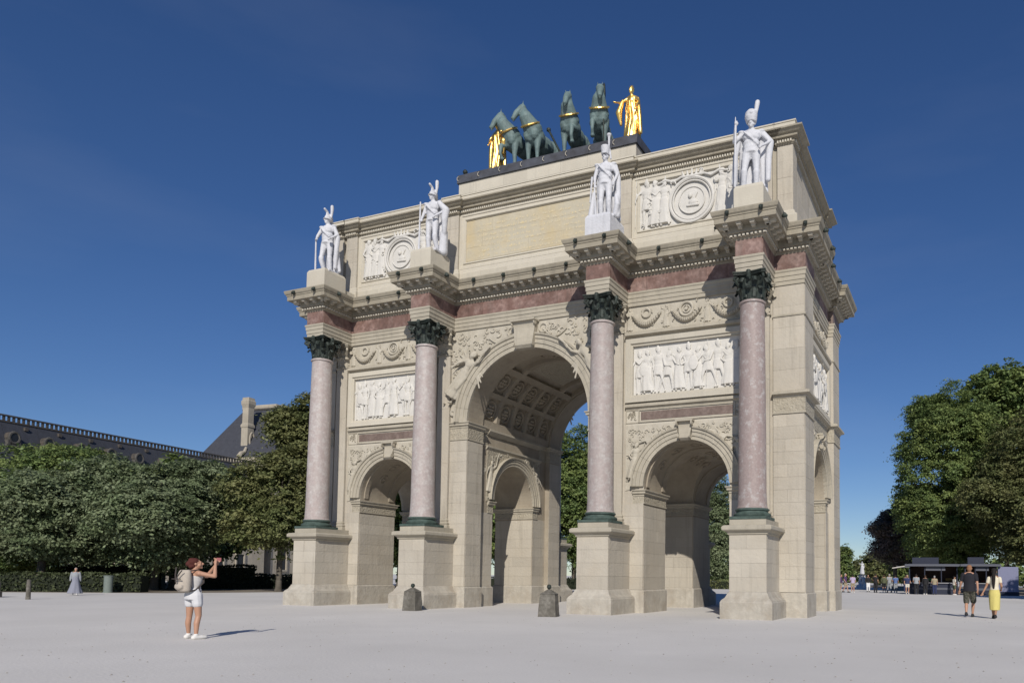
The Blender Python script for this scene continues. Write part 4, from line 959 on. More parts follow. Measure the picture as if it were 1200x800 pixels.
# podium of the chariot
blocks(frame((0, 1.08, 0), (1, 0, 0), (0, -1, 0)), -4.6, 4.6, 18.95, 20.05, course=.6, length=1.5, d=.04, m=STONE2)
for sx in (-1, 1): blocks(frame((sx * 4.56, YM, 0), (0, 1, 0), (sx, 0, 0)), -3.2, 3.2, 18.95, 20.05, course=.6, length=1.5, d=.04, m=STONE2, stuff=True)
MB().box(-4.57, 4.57, 1.07, D - 1.07, 18.9, 20.06).build('podium', STONE2, ARCH)
MB().box(-4.1, 4.1, 2.0, D - 2.0, 20.3, 21.05).build('podium_step', LEAD, ARCH)
for i in range(8):
    x0 = -4.68 + i * 9.36 / 8; MB().frust(x0 + .006, x0 + 9.36 / 8 - .006, .96, D - .96, 20.055, x0 + .006, x0 + 9.36 / 8 - .006, 1.02, D - 1.02, 20.48).build('lead_slab', LEAD, ARCH)
    MB().tube([(x0 + .1, .955, 20.16), (x0 + .04, .93, 20.22), (x0 + .04, .93, 20.32), (x0 + .1, .95, 20.38)], .014, 5).build('iron_hook', STONE2, ARCH)
for k, ax in enumerate((-XA, -XB, XB, XA)):
    MB().sweep([(-.3, 14.5), (0, 14.5), (0, 15.54), (-.06, 15.66), (-.3, 15.67)], rectpath(ax - .55, ax + .55, -1.98, -.66), True).build('statue_pedestal', STATUE if k == 2 else STONE2, ARCH)
    MB().box(ax - .5, ax + .5, -1.9, -.75, 14.5, 15.65).build('pedestal_core', STATUE if k == 2 else STONE2, ARCH)
    MB().box(ax - .45, ax + .45, -.62, AY, 14.5, 15.05).build('pedestal_link', STONE2, ARCH)
stuffmb.build('stone_blocks', STONE, ARCH, kind='stuff')
print('blocks', NB[0])

SY = -1.36
soldier(0, (-XA + .02, SY, 15.60), .15, 'white marble soldier with crested helmet on the far left column, hand at his thigh')
soldier(1, (-XB + .1, SY, 15.60), .1, 'white marble soldier with twin-plumed helmet holding a bundled cloak, second column from the left')
soldier(2, (XB + .02, SY, 15.60), .2, 'white marble soldier in tall shako with thin plume, right of the central arch')
soldier(3, (XA - .05, SY, 15.60), .22, 'white marble grenadier in bearskin gripping an upright weapon, nearest right corner of the arch')
for (x, rz, ht, ra, lb) in ((-2.42, -.30, -.9, -1, 'bronze horse with head turned left, outermost beside the left gilded figure'), (-1.38, -.05, -.9, 0, 'bronze horse with arched neck, second from the left of the team'),
                            (.45, .15, .05, 1, 'bronze horse facing the square, right of the dark chariot pole'), (1.85, .32, .15, -1, 'bronze horse with raised foreleg nearest the right gilded figure')):
    horse((x, 3.25, 21.05), rz, ht, ra, lb)
goldfig((-3.45, 2.5, 21.05), -.2, -1, 'gilded winged figure half hidden behind the leftmost bronze horse')
goldfig((3.72, 2.5, 21.05), .1, 1, 'gilded draped woman with outstretched arm at the right end of the roof plinth')
ch = empty('chariot', (.1, 5.2, 21.05), 0, 'dark bronze chariot behind the four horses with its pole showing', 'chariot')
cb = MB(); cb.lathe([(.9, .5), (.95, .9), (.85, 1.5), (.8, 1.5), (.9, .9), (.85, .5)], 24, (0, 0), cap=True); cb.build('chariot_body', HORSEM, ch, smooth=True)
for sx in (-1, 1):
    wb = MB(lambda p, sx=sx: (sx * 1.1 + p[2], p[0], .65 + p[1])); wb.tube([(.6 * math.cos(t), .6 * math.sin(t), 0) for t in [2 * PI * i / 24 for i in range(25)]], .06, 6)
    for k in range(8): wb.tube([(0, 0, 0), (.6 * math.cos(k * PI / 4), .6 * math.sin(k * PI / 4), 0)], .035, 5)
    wb.build('wheel', HORSEM, ch)
pb = MB(); pb.tube([(.15, -3.0, .12), (-.72, -2.6, 1.62)], .05, 8); pb.lathe([(.02, 1.55), (.1, 1.62), (.1, 1.72), (.02, 1.78)], 10, (-.74, -2.6)); pb.build('pole', BRONZE, ch)
lb_ = empty('roof_finial', (-4.45, 1.3, 20.48), 0, 'small dark ball finial at the left end of the lead roof plinth', 'finial')
MB().lathe([(.03, 0), (.03, .14), (.1, .2), (.12, .28), (.08, .36), (.02, .4)], 12).build('ball', BRONZE, lb_, smooth=True)
sp = empty('spear', (2.42, 2.3, 21.05), 0, 'dark upright standard pole beside the rightmost bronze horse', 'pole')
MB().lathe([(.035, 0), (.035, 2.0), (.07, 2.1), (.085, 2.55), (.06, 2.95), (.01, 3.05)], 10).build('shaft', BRONZE, sp, smooth=True)
# ------------------------------------------------------------------ ground
GRAVEL = mat('pale_gravel', (0.65, 0.628, 0.594), col2=(0.54, 0.52, 0.488), vscale=0.16, var=0.10, rough=0.95, bump=0.45, bscale=16, bdist=0.02, lo=.35, hi=.65, detail=9)
SOIL = mat('dry_soil', (0.24, 0.205, 0.165), col2=(0.17, 0.145, 0.115), vscale=0.8, rough=1, bump=0.5, bscale=12)
GRASS = mat('lawn', (0.075, 0.11, 0.035), col2=(0.11, 0.12, 0.05), vscale=0.6, rough=0.95, bump=0.8, bscale=25)
MB().add([(-1500, -600, 0), (1500, -600, 0), (1500, 2500, 0), (-1500, 2500, 0)], [(0, 1, 2, 3)]).build('ground', GRAVEL, None, kind='structure')
MB().add([(x, y, .004) for x, y in ((-80, -12), (-46.5, -1), (-32.5, 7.0), (-30, 14.5), (-33, 40), (-80, 60))], [(0, 1, 2, 3, 4, 5)]).build('soil_bed', SOIL, None, kind='structure')
MB().add([(x, y, .004) for x, y in ((24.5, 50), (80, 50), (80, 120), (-4, 130), (4, 100), (13, 60))], [(0, 1, 2, 3, 4, 5)]).build('soil_bed', SOIL, None, kind='structure')
MB().add([(x, y, .006) for x, y in ((-26, 56), (-6, 62), (-3, 120), (-45, 120))], [(0, 1, 2, 3)]).build('lawn', GRASS, None, kind='structure')
MB().add([(x, y, .008) for x, y in ((28, 60), (70, 60), (70, 100), (28, 100))], [(0, 1, 2, 3)]).build('lawn', GRASS, None, kind='structure')
pb_ = MB(); rs = random.Random(11)
for i in range(900):
    t = rs.random(); x = 17 + rs.uniform(-22, 14); y = -22 + 24 * t ** 1.5; r = rs.uniform(.008, .022)
    pb_.add([(x + r, y, .002), (x, y + r, .002), (x - r, y, .002), (x, y - r, .002), (x, y, .002 + r * .8)], [(0, 1, 4), (1, 2, 4), (2, 3, 4), (3, 0, 4)])
pb_.build('pebbles', mat('pebble', (0.30, 0.28, 0.25), objvar=0, island=.4), None, label='tiny pebbles scattered over the pale gravel square', cat='pebbles', kind='stuff')

# ------------------------------------------------------------------ trees
def leafmat(name, c1, c2, tr=.3): return mat(name, c1, col2=c2, vscale=.55, island=.5, objvar=.12, rough=.55, transl=tr, spec=.25, lo=.4, hi=.62, detail=3)
LEAFA = leafmat('chestnut_leaf', (0.14, 0.20, 0.07), (0.215, 0.265, 0.085))
LEAFB = leafmat('blue_green_leaf', (0.225, 0.265, 0.15), (0.14, 0.185, 0.09))
LEAFC = leafmat('olive_leaf', (0.20, 0.205, 0.085), (0.13, 0.155, 0.06))
LEAFD = leafmat('purple_leaf', (0.19, 0.155, 0.14), (0.12, 0.11, 0.08))
LEAFE = leafmat('hedge_leaf', (0.05, 0.065, 0.03), (0.075, 0.09, 0.04), .15)
LEAFH = leafmat('yew_leaf', (0.018, 0.026, 0.014), (0.025, 0.035, 0.018), .05)
BARK = mat('bark', (0.13, 0.115, 0.095), col2=(0.08, 0.07, 0.055), vscale=4, rough=.95, bump=1, bscale=15)
def quads(name, C_, U, V, m):
    n = len(C_); v = np.empty((n, 4, 3), np.float32); v[:, 0] = C_ - U; v[:, 1] = C_ - V * .6; v[:, 2] = C_ + U; v[:, 3] = C_ + V * .6
    me = bpy.data.meshes.new(name); me.vertices.add(n * 4); me.vertices.foreach_set('co', v.ravel())
    me.loops.add(n * 4); me.loops.foreach_set('vertex_index', np.arange(n * 4, dtype=np.int32))
    me.polygons.add(n); me.polygons.foreach_set('loop_start', np.arange(0, n * 4, 4, dtype=np.int32)); me.update(calc_edges=True)
    me.materials.append(m); return me
def crown_mesh(name, lobes, nclump, per, size, m, seed, flat=.32, spread=.75, inner=.25):
    rs = np.random.RandomState(seed); vol = np.array([l[3] * l[4] * l[5] for l in lobes]) ** .67; pr = vol / vol.sum()
    L = np.array(lobes)[rs.choice(len(lobes), nclump, p=pr)]
    d = rs.normal(size=(nclump, 3)); d /= np.linalg.norm(d, axis=1)[:, None]
    rr = np.where(rs.rand(nclump) < inner, rs.uniform(.35, .8, nclump), rs.uniform(.86, 1.06, nclump))
    bumpy = 1 + .13 * np.sin(d[:, 0] * 7 + L[:, 0]) * np.cos(d[:, 2] * 6 + L[:, 1])
    P = L[:, :3] + d * L[:, 3:6] * (rr * bumpy)[:, None]
    sp = spread * rs.uniform(.6, 1.3, nclump)
    q = rs.normal(size=(nclump, per, 3)) * np.array([1, 1, flat]) * sp[:, None, None] * .5
    rad = np.hypot(q[:, :, 0], q[:, :, 1]); q[:, :, 2] -= .35 * rad ** 2 / sp[:, None]         # drooping fans
    Cc = (P[:, None, :] + q).reshape(-1, 3); N = len(Cc)
    out = np.repeat(d, per, 0); nrm = out * .45 + np.array([0, 0, .75]) + rs.normal(size=(N, 3)) * .42; nrm /= np.linalg.norm(nrm, axis=1)[:, None]
    t = rs.normal(size=(N, 3)); U = np.cross(nrm, t); U /= np.linalg.norm(U, axis=1)[:, None]; V = np.cross(nrm, U)
    s = size * rs.uniform(.6, 1.35, N)[:, None]
    return quads(name, Cc.astype(np.float32), (U * s).astype(np.float32), (V * s).astype(np.float32), m)
def lobes_round(w, zb, zt, seed, n=9, cone=0.0):
    rs = random.Random(seed); R = w / 2; H = zt - zb; out = [(0, 0, zb + H * .5, R * .72, R * .72, H * .46)]
    for i in range(n):
        a = 2 * PI * i / n * 2.4 + rs.random(); t = rs.uniform(.16, .84); prof = math.sqrt(max(.08, 1 - (2 * t - 1) ** 2)) * (1 - cone * t)
        r = R * .62 * prof * rs.uniform(.75, 1.1); s = R * rs.uniform(.34, .5) * (1 - cone * t * .6)
        out.append((r * math.cos(a), r * math.sin(a), zb + H * t, s, s, min(s * .8, H * .28)))
    return out
_crowns = {}
FARK = dict(size=.22, per=26)
def tree(x, y, w, zb, zt, m, label, seed=1, cat='tree', trunk=.28, size=.125, dens=1.0, cone=0, group='trees round the square', key=None, lean=0, n=9, per=62):
    root = empty('tree', (x, y, 0), 0, label, cat, group)
    area = w * w * 2.2 + w * (zt - zb) * 2.2; nc = int(area * 3.3 * dens)
    me = crown_mesh('crown', lobes_round(w, zb, zt, seed, n, cone), nc, per, size, m, seed)
    inst('crown', me, root)
    t = MB(); rs = random.Random(seed)
    t.tube([(0, 0, -.05), (.03, 0, .3), (.02 + lean, .03, zb + .4), (lean, 0, zb + (zt - zb) * .5), (lean, .1, zb + (zt - zb) * .8)], [trunk * 1.5, trunk * 1.05, trunk * .85, trunk * .5, trunk * .15], 10)
    for i in range(7):
        a = i * 2.4; z0 = zb + (zt - zb) * (.02 + .09 * i); l = w * .36
        t.tube([(lean, 0, z0), (lean + math.cos(a) * l * .5, math.sin(a) * l * .5, z0 + l * .25), (lean + math.cos(a) * l, math.sin(a) * l, z0 + l * .42)], [trunk * .4, trunk * .25, trunk * .08], 6)
    t.build('trunk', BARK, root, smooth=True); return root
TL = [  # x, y, width, crown base, top, material, label, seed, kwargs
 (-51.5, 8.4, 14.5, 2.4, 11.3, LEAFA, 'broad green chestnut at the left edge behind the stone bench', 1, {}),
 (-43.5, 5.5, 9, 2.6, 8.6, LEAFB, 'grey-green tree in the front row above the low hedge at far left', 21, dict(per=50)),
 (-40.2, 11.6, 13.6, 2.4, 9.7, LEAFB, 'wide blue-green chestnut behind the woman taking a picture', 2, dict(dens=1.25)),
 (-60.3, 19.7, 14, 3, 11.6, LEAFA, 'dark green tree rising behind the front row at the left', 3, dict(**FARK)),
 (-52.0, 26.0, 10, 3, 12.2, LEAFA, 'very dark tree below the tall palace chimney', 4, dict(**FARK)),
 (-31.6, 15.6, 9.0, 3.0, 11.6, LEAFC, 'olive-tinted tree with slim pale trunk next to the leftmost column', 5, dict(trunk=.22)),
 (-31.4, 19.6, 8.8, 4.0, 17.6, LEAFC, 'tallest tree beside the left column, olive and brownish', 6, dict(dens=1.2)),
 (-43.0, 15.1, 9, 3, 11.0, LEAFA, 'dark chestnut in the second row behind the clipped hedge', 7, dict(**FARK)),
 (-70, 30, 16, 3, 11.5, LEAFA, 'deep green tree farthest back on the left side', 8, dict(**FARK, dens=.7)),
 (-22.1, 46.6, 13, 2.2, 18.2, LEAFA, 'tall dark tree framed by the central arch', 9, dict(dens=1.2)),
 (-31.5, 46.0, 11, 2.5, 16.0, LEAFA, 'dark tree behind the central pier of the arch', 10, dict(**FARK)),
 (-33.0, 33.0, 8, 1.5, 12.5, LEAFA, 'narrow green tree showing through the left small arch', 11, dict(**FARK)),
 (-44, 44, 14, 2.5, 14, LEAFA, 'rounded tree beyond the left small arch', 12, dict(**FARK, dens=.6)),
 (-11.0, 64.0, 6.6, .9, 14.2, LEAFB, 'pointed blue-green tree seen through the right small arch', 13, dict(cone=.8, trunk=.18)),
 (-17, 66, 8, 1, 10.5, LEAFC, 'lower bushy tree beside the pointed one', 14, dict(**FARK, dens=.7)),
 (15.9, 62.5, 15.0, 2.2, 23.6, LEAFA, 'great dark chestnut towering over the snack kiosks', 15, dict(dens=1.1, n=16, cone=.42)),
 (23.2, 56.5, 12.0, 2.2, 19.0, LEAFC, 'olive sunlit tree at the right edge behind the kiosk', 16, dict(dens=1.1, n=11)),
 (22.3, 75, 14.5, 4, 28.2, LEAFA, 'highest dark tree top at the right edge', 17, dict(**FARK, n=12)),
 (28.5, 31.5, 11, 2.6, 11.5, LEAFA, 'leafy tree just outside the right edge shading the kiosks', 28, dict(**FARK)),
 (33, 66, 13, 4, 24, LEAFA, 'dark tree beyond the right edge of the view', 18, dict(**FARK, dens=.5)),
 (9.6, 72.0, 6.6, 2.6, 10.6, LEAFD, 'small purple-brown tree left of the kiosks', 19, {}),
 (12.4, 80.0, 8, 3, 13, LEAFA, 'green tree behind the small purple one', 20, dict(**FARK)),
 (-7.2, 150, 4.6, .6, 9.6, LEAFA, 'dark pointed tree in the far distance beside the arch', 22, dict(**FARK, cone=.6, dens=.9)),
 (1.4, 139, 10, .5, 7.8, LEAFC, 'low round tree in the distance behind the strollers', 23, dict(**FARK, dens=.8)),
 (8.5, 118, 9, .5, 7.2, LEAFA, 'low green tree in the distance left of the kiosks', 24, dict(**FARK, dens=.8)),
 (14, 105, 9, .6, 7.5, LEAFA, 'bushy green tree directly behind the left kiosk', 25, dict(**FARK, dens=.8)),
 (-10.0, 120, 8, .5, 6.5, LEAFA, 'low tree in the distance by the arch corner', 26, dict(**FARK, dens=.8)),
]
for (x, y, w, zb, zt, m_, lb, sd, kw) in TL: tree(x, y, w, zb, zt, m_, lb, sd, **kw)
# far wooded edge of the gardens
def mass(name, p0, p1, h, depth, m_, label, seed, size=.45, dens=1.4, cat='woodland'):
    L = math.hypot(p1[0] - p0[0], p1[1] - p0[1]); rs = random.Random(seed); lobes = []
    k = int(L / 6) + 1
    for i in range(k):
        t = i / max(1, k - 1); hh = h * rs.uniform(.75, 1.1); lobes.append((p0[0] + (p1[0] - p0[0]) * t, p0[1] + (p1[1] - p0[1]) * t, hh * .5, 4.2, depth, hh * .55))
    me = crown_mesh(name, lobes, int(L * h * dens), 22, size, m_, seed, inner=.3, spread=1.5)
    return inst(name, me, None, None, label, cat, None, 'stuff')
mass('far_woodland', (-70, 205), (60, 225), 7.5, 5, LEAFA, 'far wooded edge of the gardens along the horizon', 31, .6, .9)
mass('far_woodland', (22, 130), (90, 110), 8, 5, LEAFA, 'wooded mass beyond the kiosks at the right', 32, .5, .9)

# clipped hedges
def hedge(p0, p1, th, h, m_, label, seed, size=.10, dens=70):
    p0 = Vector(p0); p1 = Vector(p1); L = (p1 - p0).length; d = (p1 - p0) / L; nn = Vector((-d.y, d.x)); rs = np.random.RandomState(seed)
    root = empty('hedge', (p0.x, p0.y, 0), 0, label, 'hedge')
    fr = lambda v: Vector((d.x * v[0] + nn.x * v[1], d.y * v[0] + nn.y * v[1], v[2]))
    MB(fr).box(.1, L - .1, -th / 2 + .12, th / 2 - .12, 0, h - .12).build('twigs', mat('hedge_core', (.015, .02, .01)), root)
    N = int(dens * L * (h * 2 + th)); u = rs.uniform(0, L, N); f = rs.rand(N); tot = 2 * h + th; s = f * tot
    v = np.where(s < h, -th / 2, np.where(s < h + th, s - h - th / 2, th / 2)); z = np.where(s < h, s, np.where(s < h + th, h, tot - s))
    loc = np.stack([u, v, z], 1) + rs.normal(size=(N, 3)) * .05; loc[:, 2] += .05 * np.sin(u * 1.7)
    Cc = np.stack([loc[:, 0] * d.x + loc[:, 1] * nn.x, loc[:, 0] * d.y + loc[:, 1] * nn.y, np.maximum(loc[:, 2], .03)], 1)
    nrm = rs.normal(size=(N, 3)) + np.array([0, 0, .5]); nrm /= np.linalg.norm(nrm, axis=1)[:, None]; t = rs.normal(size=(N, 3)); U = np.cross(nrm, t); U /= np.linalg.norm(U, axis=1)[:, None]; V = np.cross(nrm, U)
    sz = size * rs.uniform(.6, 1.3, N)[:, None]
    inst('foliage', quads('foliage', Cc.astype(np.float32), (U * sz).astype(np.float32), (V * sz).astype(np.float32), m_), root, kind='stuff')
hedge((-46, 1.6), (-35.2, 7.6), 1.3, 1.25, LEAFE, 'low shaggy green hedge behind the stone bench', 41)
hedge((-60, 2), (-44.5, 15.5), 1.6, 1.9, LEAFH, 'dark clipped hedge running behind the low green one', 42)
hedge((-43.5, 16.0), (-40.2, 20.8), 1.6, 2.0, LEAFH, 'tall block of almost black clipped hedge behind the photographer', 43)
hedge((-41.5, 20.6), (-33, 30), 1.6, 1.25, LEAFH, 'lower black clipped hedge next to the leftmost pedestal', 44)
hedge((-40, 62), (-5.5, 60.5), 1.2, 1.0, LEAFC, 'low trimmed green hedge seen through the right small arch', 45, dens=40)
hedge((26, 62), (48, 60), 1.2, 1.1, LEAFC, 'low green hedge at the right edge beyond the kiosk', 46, dens=40)
hedge((-30, 40), (-12, 46), 1.2, 1.2, LEAFH, 'dark hedge at the foot of the trees behind the central arch', 47, dens=40)

# ------------------------------------------------------------------ palace wing and pavilion
SLATE = mat('slate', (0.06, 0.063, 0.075), col2=(0.042, 0.044, 0.052), vscale=1.5, var=.2, rough=.6, island=.25, bump=.2)
PSTONE = mat('palace_stone', (0.42, 0.375, 0.30), col2=(0.30, 0.265, 0.21), vscale=.4, var=.2, streak=.4)
DARKM = mat('dark_opening', (0.02, 0.022, 0.026), rough=.3)
DORM = mat('dormer_stone', (0.10, 0.095, 0.085), col2=(.06, .058, .055), vscale=1.5)
LEADR = mat('roof_crest_metal', (0.05, 0.048, 0.045), col2=(0.10, 0.085, 0.07), vscale=2, rough=.6)
P0 = Vector((-98.5, 30.1)); dv = Vector((-4.6, 41.6)).normalized(); nv = Vector((dv.y, -dv.x))     # nv faces the square
wing = empty('palace_wing', (P0.x, P0.y, 0), 0, 'long palace wing with slate roof, round dormers and crested ridge', 'palace')
fr = lambda v: Vector((dv.x * v[0] + nv.x * v[1], dv.y * v[0] + nv.y * v[1], v[2]))        # (along, towards the square, up)
t0, t1 = -45, 44
MB(fr).box(t0, t1, -14, 2.6, 0, 15.0).build('wall', PSTONE, wing)
MB(lambda v: fr(v)).sweep([(0, 14.7), (.2, 14.8), (.5, 15.1), (.5, 15.4), (0, 15.5)], [(t1, 2.6), (t0, 2.6)][::-1] if False else [(t0, -2.6), (t1, -2.6)], False, lambda a, b, h: (a, -b, h)).build('cornice', PSTONE, wing)
for k in range(int((t1 - t0) / 4.5) + 1):
    a = t0 + k * 4.5
    MB(fr).add([(a + .02, 2.5, 15.3), (a + 4.48, 2.5, 15.3), (a + 4.48, .15, 20.95), (a + .02, .15, 20.95), (a + .02, 2.3, 15.3), (a + 4.48, 2.3, 15.3), (a + 4.48, -.05, 20.95), (a + .02, -.05, 20.95)], [(0, 1, 2, 3), (7, 6, 5, 4), (0, 4, 5, 1), (1, 5, 6, 2), (2, 6, 7, 3), (3, 7, 4, 0)]).build('roof_panel', SLATE, wing)
MB(fr).add([(t0, 2.4, 15.2), (t1, 2.4, 15.2), (t1, 0, 20.9), (t0, 0, 20.9), (t0, -12, 20.9), (t1, -12, 20.9), (t0, -14, 15.2), (t1, -14, 15.2)], [(0, 1, 2, 3), (3, 2, 5, 4), (4, 5, 7, 6), (0, 3, 4, 6), (1, 7, 5, 2), (0, 6, 7, 1)]).build('roof', SLATE, wing)
MB(fr).box(t0, t1, -.12, .28, 20.9, 21.1).build('ridge_base', LEADR, wing); MB(fr).box(t0, t1, -.1, .25, 21.72, 21.9).build('ridge_rail', LEADR, wing)
rb = MB(fr)
k = t0
while k < t1:
    rb.box(k, k + .30, 0, .16, 21.1, 21.72); k += .62
rb.build('ridge_crest', LEADR, wing, kind='stuff')
for k in range(-9, 10):
    t = .7 + 4.5 * k
    if not t0 < t < t1 - 1: continue
    d = MB(lambda v, t=t: fr((t + v[0], .98 + v[1], 18.75 + v[2])))
    d.tube([(.62 * math.cos(a), .85, .72 * math.sin(a)) for a in [2 * PI * i / 16 for i in range(17)]], .17, 6)
    d.box(-.78, -.5, .0, .95, -1.0, -.3); d.box(.5, .78, .0, .95, -1.0, -.3); d.box(-.9, .9, -.3, .9, -1.15, -.9)
    o = d.build('dormer', DORM, wing, smooth=False)
    d2 = MB(lambda v, t=t: fr((t + v[0], .98 + v[1], 18.75 + v[2]))); d2.lathe([(.72, -.9), (.72, .7), (.66, .9)], 14, mp=lambda p: (p[0], p[2], p[1] * 1.1)); d2.build('dormer_drum', LEADR, o)
    d3 = MB(lambda v, t=t: fr((t + v[0], .98 + v[1], 18.75 + v[2]))); d3.lathe([(.46, .88), (.46, .93)], 12, mp=lambda p: (p[0], p[2], p[1] * 1.15)); d3.build('pane', DARKM, o)
    MB(lambda v, t=t: fr((t + 2.2 + v[0], .5 + v[1], 20.35 + v[2]))).box(-.22, .22, -.3, .25, -.25, .2).build('vent', LEADR, wing)
for k in range(int((t1 - t0) / 4.5)):
    for z0, z1 in ((1.2, 4.6), (6.2, 9.6), (11, 13.8)):
        a = t0 + 1.5 + k * 4.5
        o = MB(fr).sweep([(0, 2.62), (0, 2.85), (-.25, 2.85), (-.25, 2.62)], rectpath(a - .25, a + 1.85, z0 - .25, z1 + .25), True, lambda p, q, h: (p, h, q), closeprof=True).build('window', PSTONE, wing)
        MB(fr).box(a, a + 1.6, 2.58, 2.66, z0, z1).build('pane', DARKM, o)
pav = empty('palace_pavilion', (-110, 84, 0), 0, 'tall palace pavilion with steep slate roof behind the big chimney', 'palace')
pf = lambda v: Vector((dv.x * v[0] + nv.x * v[1], dv.y * v[0] + nv.y * v[1], v[2]))
MB(pf).box(-8, 16, -12, 7, 0, 22.6).build('wall', PSTONE, pav)
MB(pf).box(-8.4, 16.4, -12.4, 7.4, 22.6, 23.4).build('cornice', PSTONE, pav)
B_ = [(-8, -12), (16, -12), (16, 7), (-8, 7)]; T_ = [(-1.5, -7), (11, -7), (11, 1.0), (-1.5, 1.0)]
for i in range(4):
    j = (i + 1) % 4; MB(pf).add([(*B_[i], 23.4), (*B_[j], 23.4), (*T_[j], 34.2), (*T_[i], 34.2)], [(0, 1, 2, 3)]).build('roof_slope', SLATE, pav, recalc=False)
MB(pf).box(-1.7, 11.2, -7.2, 1.2, 34.15, 34.5).build('roof_top', LEADR, pav)
MB(pf).sweep([(0, 34.5), (.1, 34.5), (.15, 34.9), (.05, 35.2), (0, 35.2)], rectpath(-1.6, 11.1, -7.1, 1.1), True).build('roof_crest', PSTONE, pav)
for (a, z) in ((1, 27), (4.5, 27), (8, 27), (12, 27), (2.5, 30.5), (6, 30.5), (9.5, 30.5), (-3, 25.6)):
    yy = 7 - (z - 23.4) * 6 / 10.8; MB(pf).lathe([(.34, 0), (.42, .35), (.15, .6)], 8, mp=lambda p, a=a, yy=yy, z=z: (a + p[0], yy - .1 + p[2], z + p[1])).build('roof_vent', LEADR, pav)
for k in range(5):
    for z0, z1 in ((2, 6), (8.5, 12.5), (15, 19)):
        a = -6 + k * 4.6; o = MB(pf).sweep([(0, 7.02), (0, 7.3), (-.3, 7.3), (-.3, 7.02)], rectpath(a - .3, a + 2.1, z0 - .3, z1 + .3), True, lambda p, q, h: (p, h, q), closeprof=True).build('window', PSTONE, pav)
        MB(pf).box(a, a + 1.8, 6.97, 7.06, z0, z1).build('pane', DARKM, o)
chm = MB(lambda v: Vector((v[0] - 1.7 + dv.x * -4, v[1] - 5.6 + dv.y * -.2, v[2])))
CH = [(1.95, 22.6), (1.95, 24.2), (1.6, 24.5), (1.6, 29.6), (1.85, 29.8), (1.85, 30.2), (1.6, 30.4), (1.45, 30.6), (1.45, 33.6), (1.6, 33.8), (1.9, 34.3), (1.9, 34.9), (1.6, 35.2), (1.6, 35.6), (1.0, 35.7)]
chm.lathe([(r * .68, z) for r, z in CH], 4, a0=PI / 4 + math.atan2(dv.y, dv.x)); co = chm.build('chimney', PSTONE, pav)
cc_ = Vector((-1.7 + dv.x * -4, -5.6 + dv.y * -.2, 0))
MB(lambda v: cc_ + fr((v[0], 1.5 + v[1], v[2]))).tube([(.55 * math.cos(a), -.35, 27.2 + 1.5 * math.sin(a)) for a in [2 * PI * i / 18 for i in range(19)]], .16, 6).build('oval_carving', PSTONE, co)
sc_ = MB(lambda v: cc_ + fr((v[0], v[1], v[2])))
for sx in (-1, 1): sc_.tube([(sx * 3.2, 1.2, 23.4), (sx * 2.6, 1.2, 24.3), (sx * 1.9, 1.3, 24.6), (sx * 1.6, 1.4, 25.6)], [.45, .4, .35, .2], 8)
sc_.build('scroll', PSTONE, co, smooth=True)

# ------------------------------------------------------------------ stone guard posts, bench, planter
DSTONE = mat('weathered_stone', (0.13, 0.12, 0.10), col2=(0.24, 0.225, 0.195), vscale=2.6, var=.4, rough=.95, bump=1, bscale=10, lo=.4, hi=.7)
for (x, y, lb, s, rz) in ((-2.99, -3.47, 'weathered grey stone post with ball top before the second pedestal', .95, .1), (3.73, -4.33, 'weathered grey stone post with ball top in front of the central arch', 1.0, .25)):
    g = empty('guard_stone', (x, y, 0), rz, lb, 'guard stone', 'stone guard posts at the foot of the arch')
    b = MB(); b.frust(-.32 * s, .32 * s, -.27 * s, .27 * s, -.02, -.27 * s, .27 * s, -.22 * s, .22 * s, .80 * s)
    me = b.mesh('block', DSTONE); bm = bmesh.new(); bm.from_mesh(me); bmesh.ops.subdivide_edges(bm, edges=bm.edges, cuts=7, use_grid_fill=True)
    for v in bm.verts: v.co += v.co.normalized() * .025 * mnoise.noise(v.co * 4 + Vector((x, 0, 0)))
    bm.to_mesh(me); bm.free(); me.shade_smooth(); me.set_sharp_from_angle(angle=.7); inst('block', me, g)
    t = MB(); t.frust(-.285 * s, .285 * s, -.235 * s, .235 * s, .80 * s, -.05, .05, -.05, .05, .96 * s); t.build('sloped_cap', DSTONE, g)
    MB().lathe([(.03, .90 * s), (.05, .95 * s), (.035, .97 * s), (.07, 1.0 * s), (.085, 1.05 * s), (.07, 1.11 * s), (.02, 1.14 * s)], 14).build('iron_ball', BRONZE, g, smooth=True)
bn = empty('stone_bench', (-30.6, -4.4, 0), math.atan2(rt.y, rt.x), 'dark stone block bench cut by the left edge of the square', 'bench')
bb = MB(); bb.box(-2.6, .72, -.45, .45, .0, .30); bb.build('plinth', DSTONE, bn); MB().box(-2.5, .66, -.4, .4, .32, .46).build('seat', DSTONE, bn); MB().box(-2.5, .66, .1, .4, .50, .82).build('backrest', DSTONE, bn)
ps = empty('wooden_post', (-25.8, -4.8, 0), .2, 'thin grey post standing right of the stone bench', 'post')
MB().lathe([(.11, 0), (.10, .5), (.09, .96), (.05, 1.0)], 10).build('shaft', DSTONE, ps, smooth=True)
pl = empty('planter', (-35.8, 5.4, 0), 0, 'round grey-green drum planter beside the hedge', 'planter')
MB().lathe([(.30, 0), (.30, .05), (.27, .07), (.27, 1.08), (.30, 1.1), (.30, 1.16), (.25, 1.16), (.24, 1.05)], 20).build('drum', mat('grey_green_paint', (.17, .20, .18), rough=.6, var=.2, vscale=3), pl, smooth=True)
MB().lathe([(.001, 1.08), (.24, 1.07)], 20, cap=False).build('soil', SOIL, pl)
wp_ = empty('marker_post', (-39.0, 9.0, 0), 0, 'short pale marker post between planter and tree trunk', 'post')
MB().lathe([(.06, 0), (.055, .7), (.03, .74)], 8).build('shaft', PSTONE, wp_)

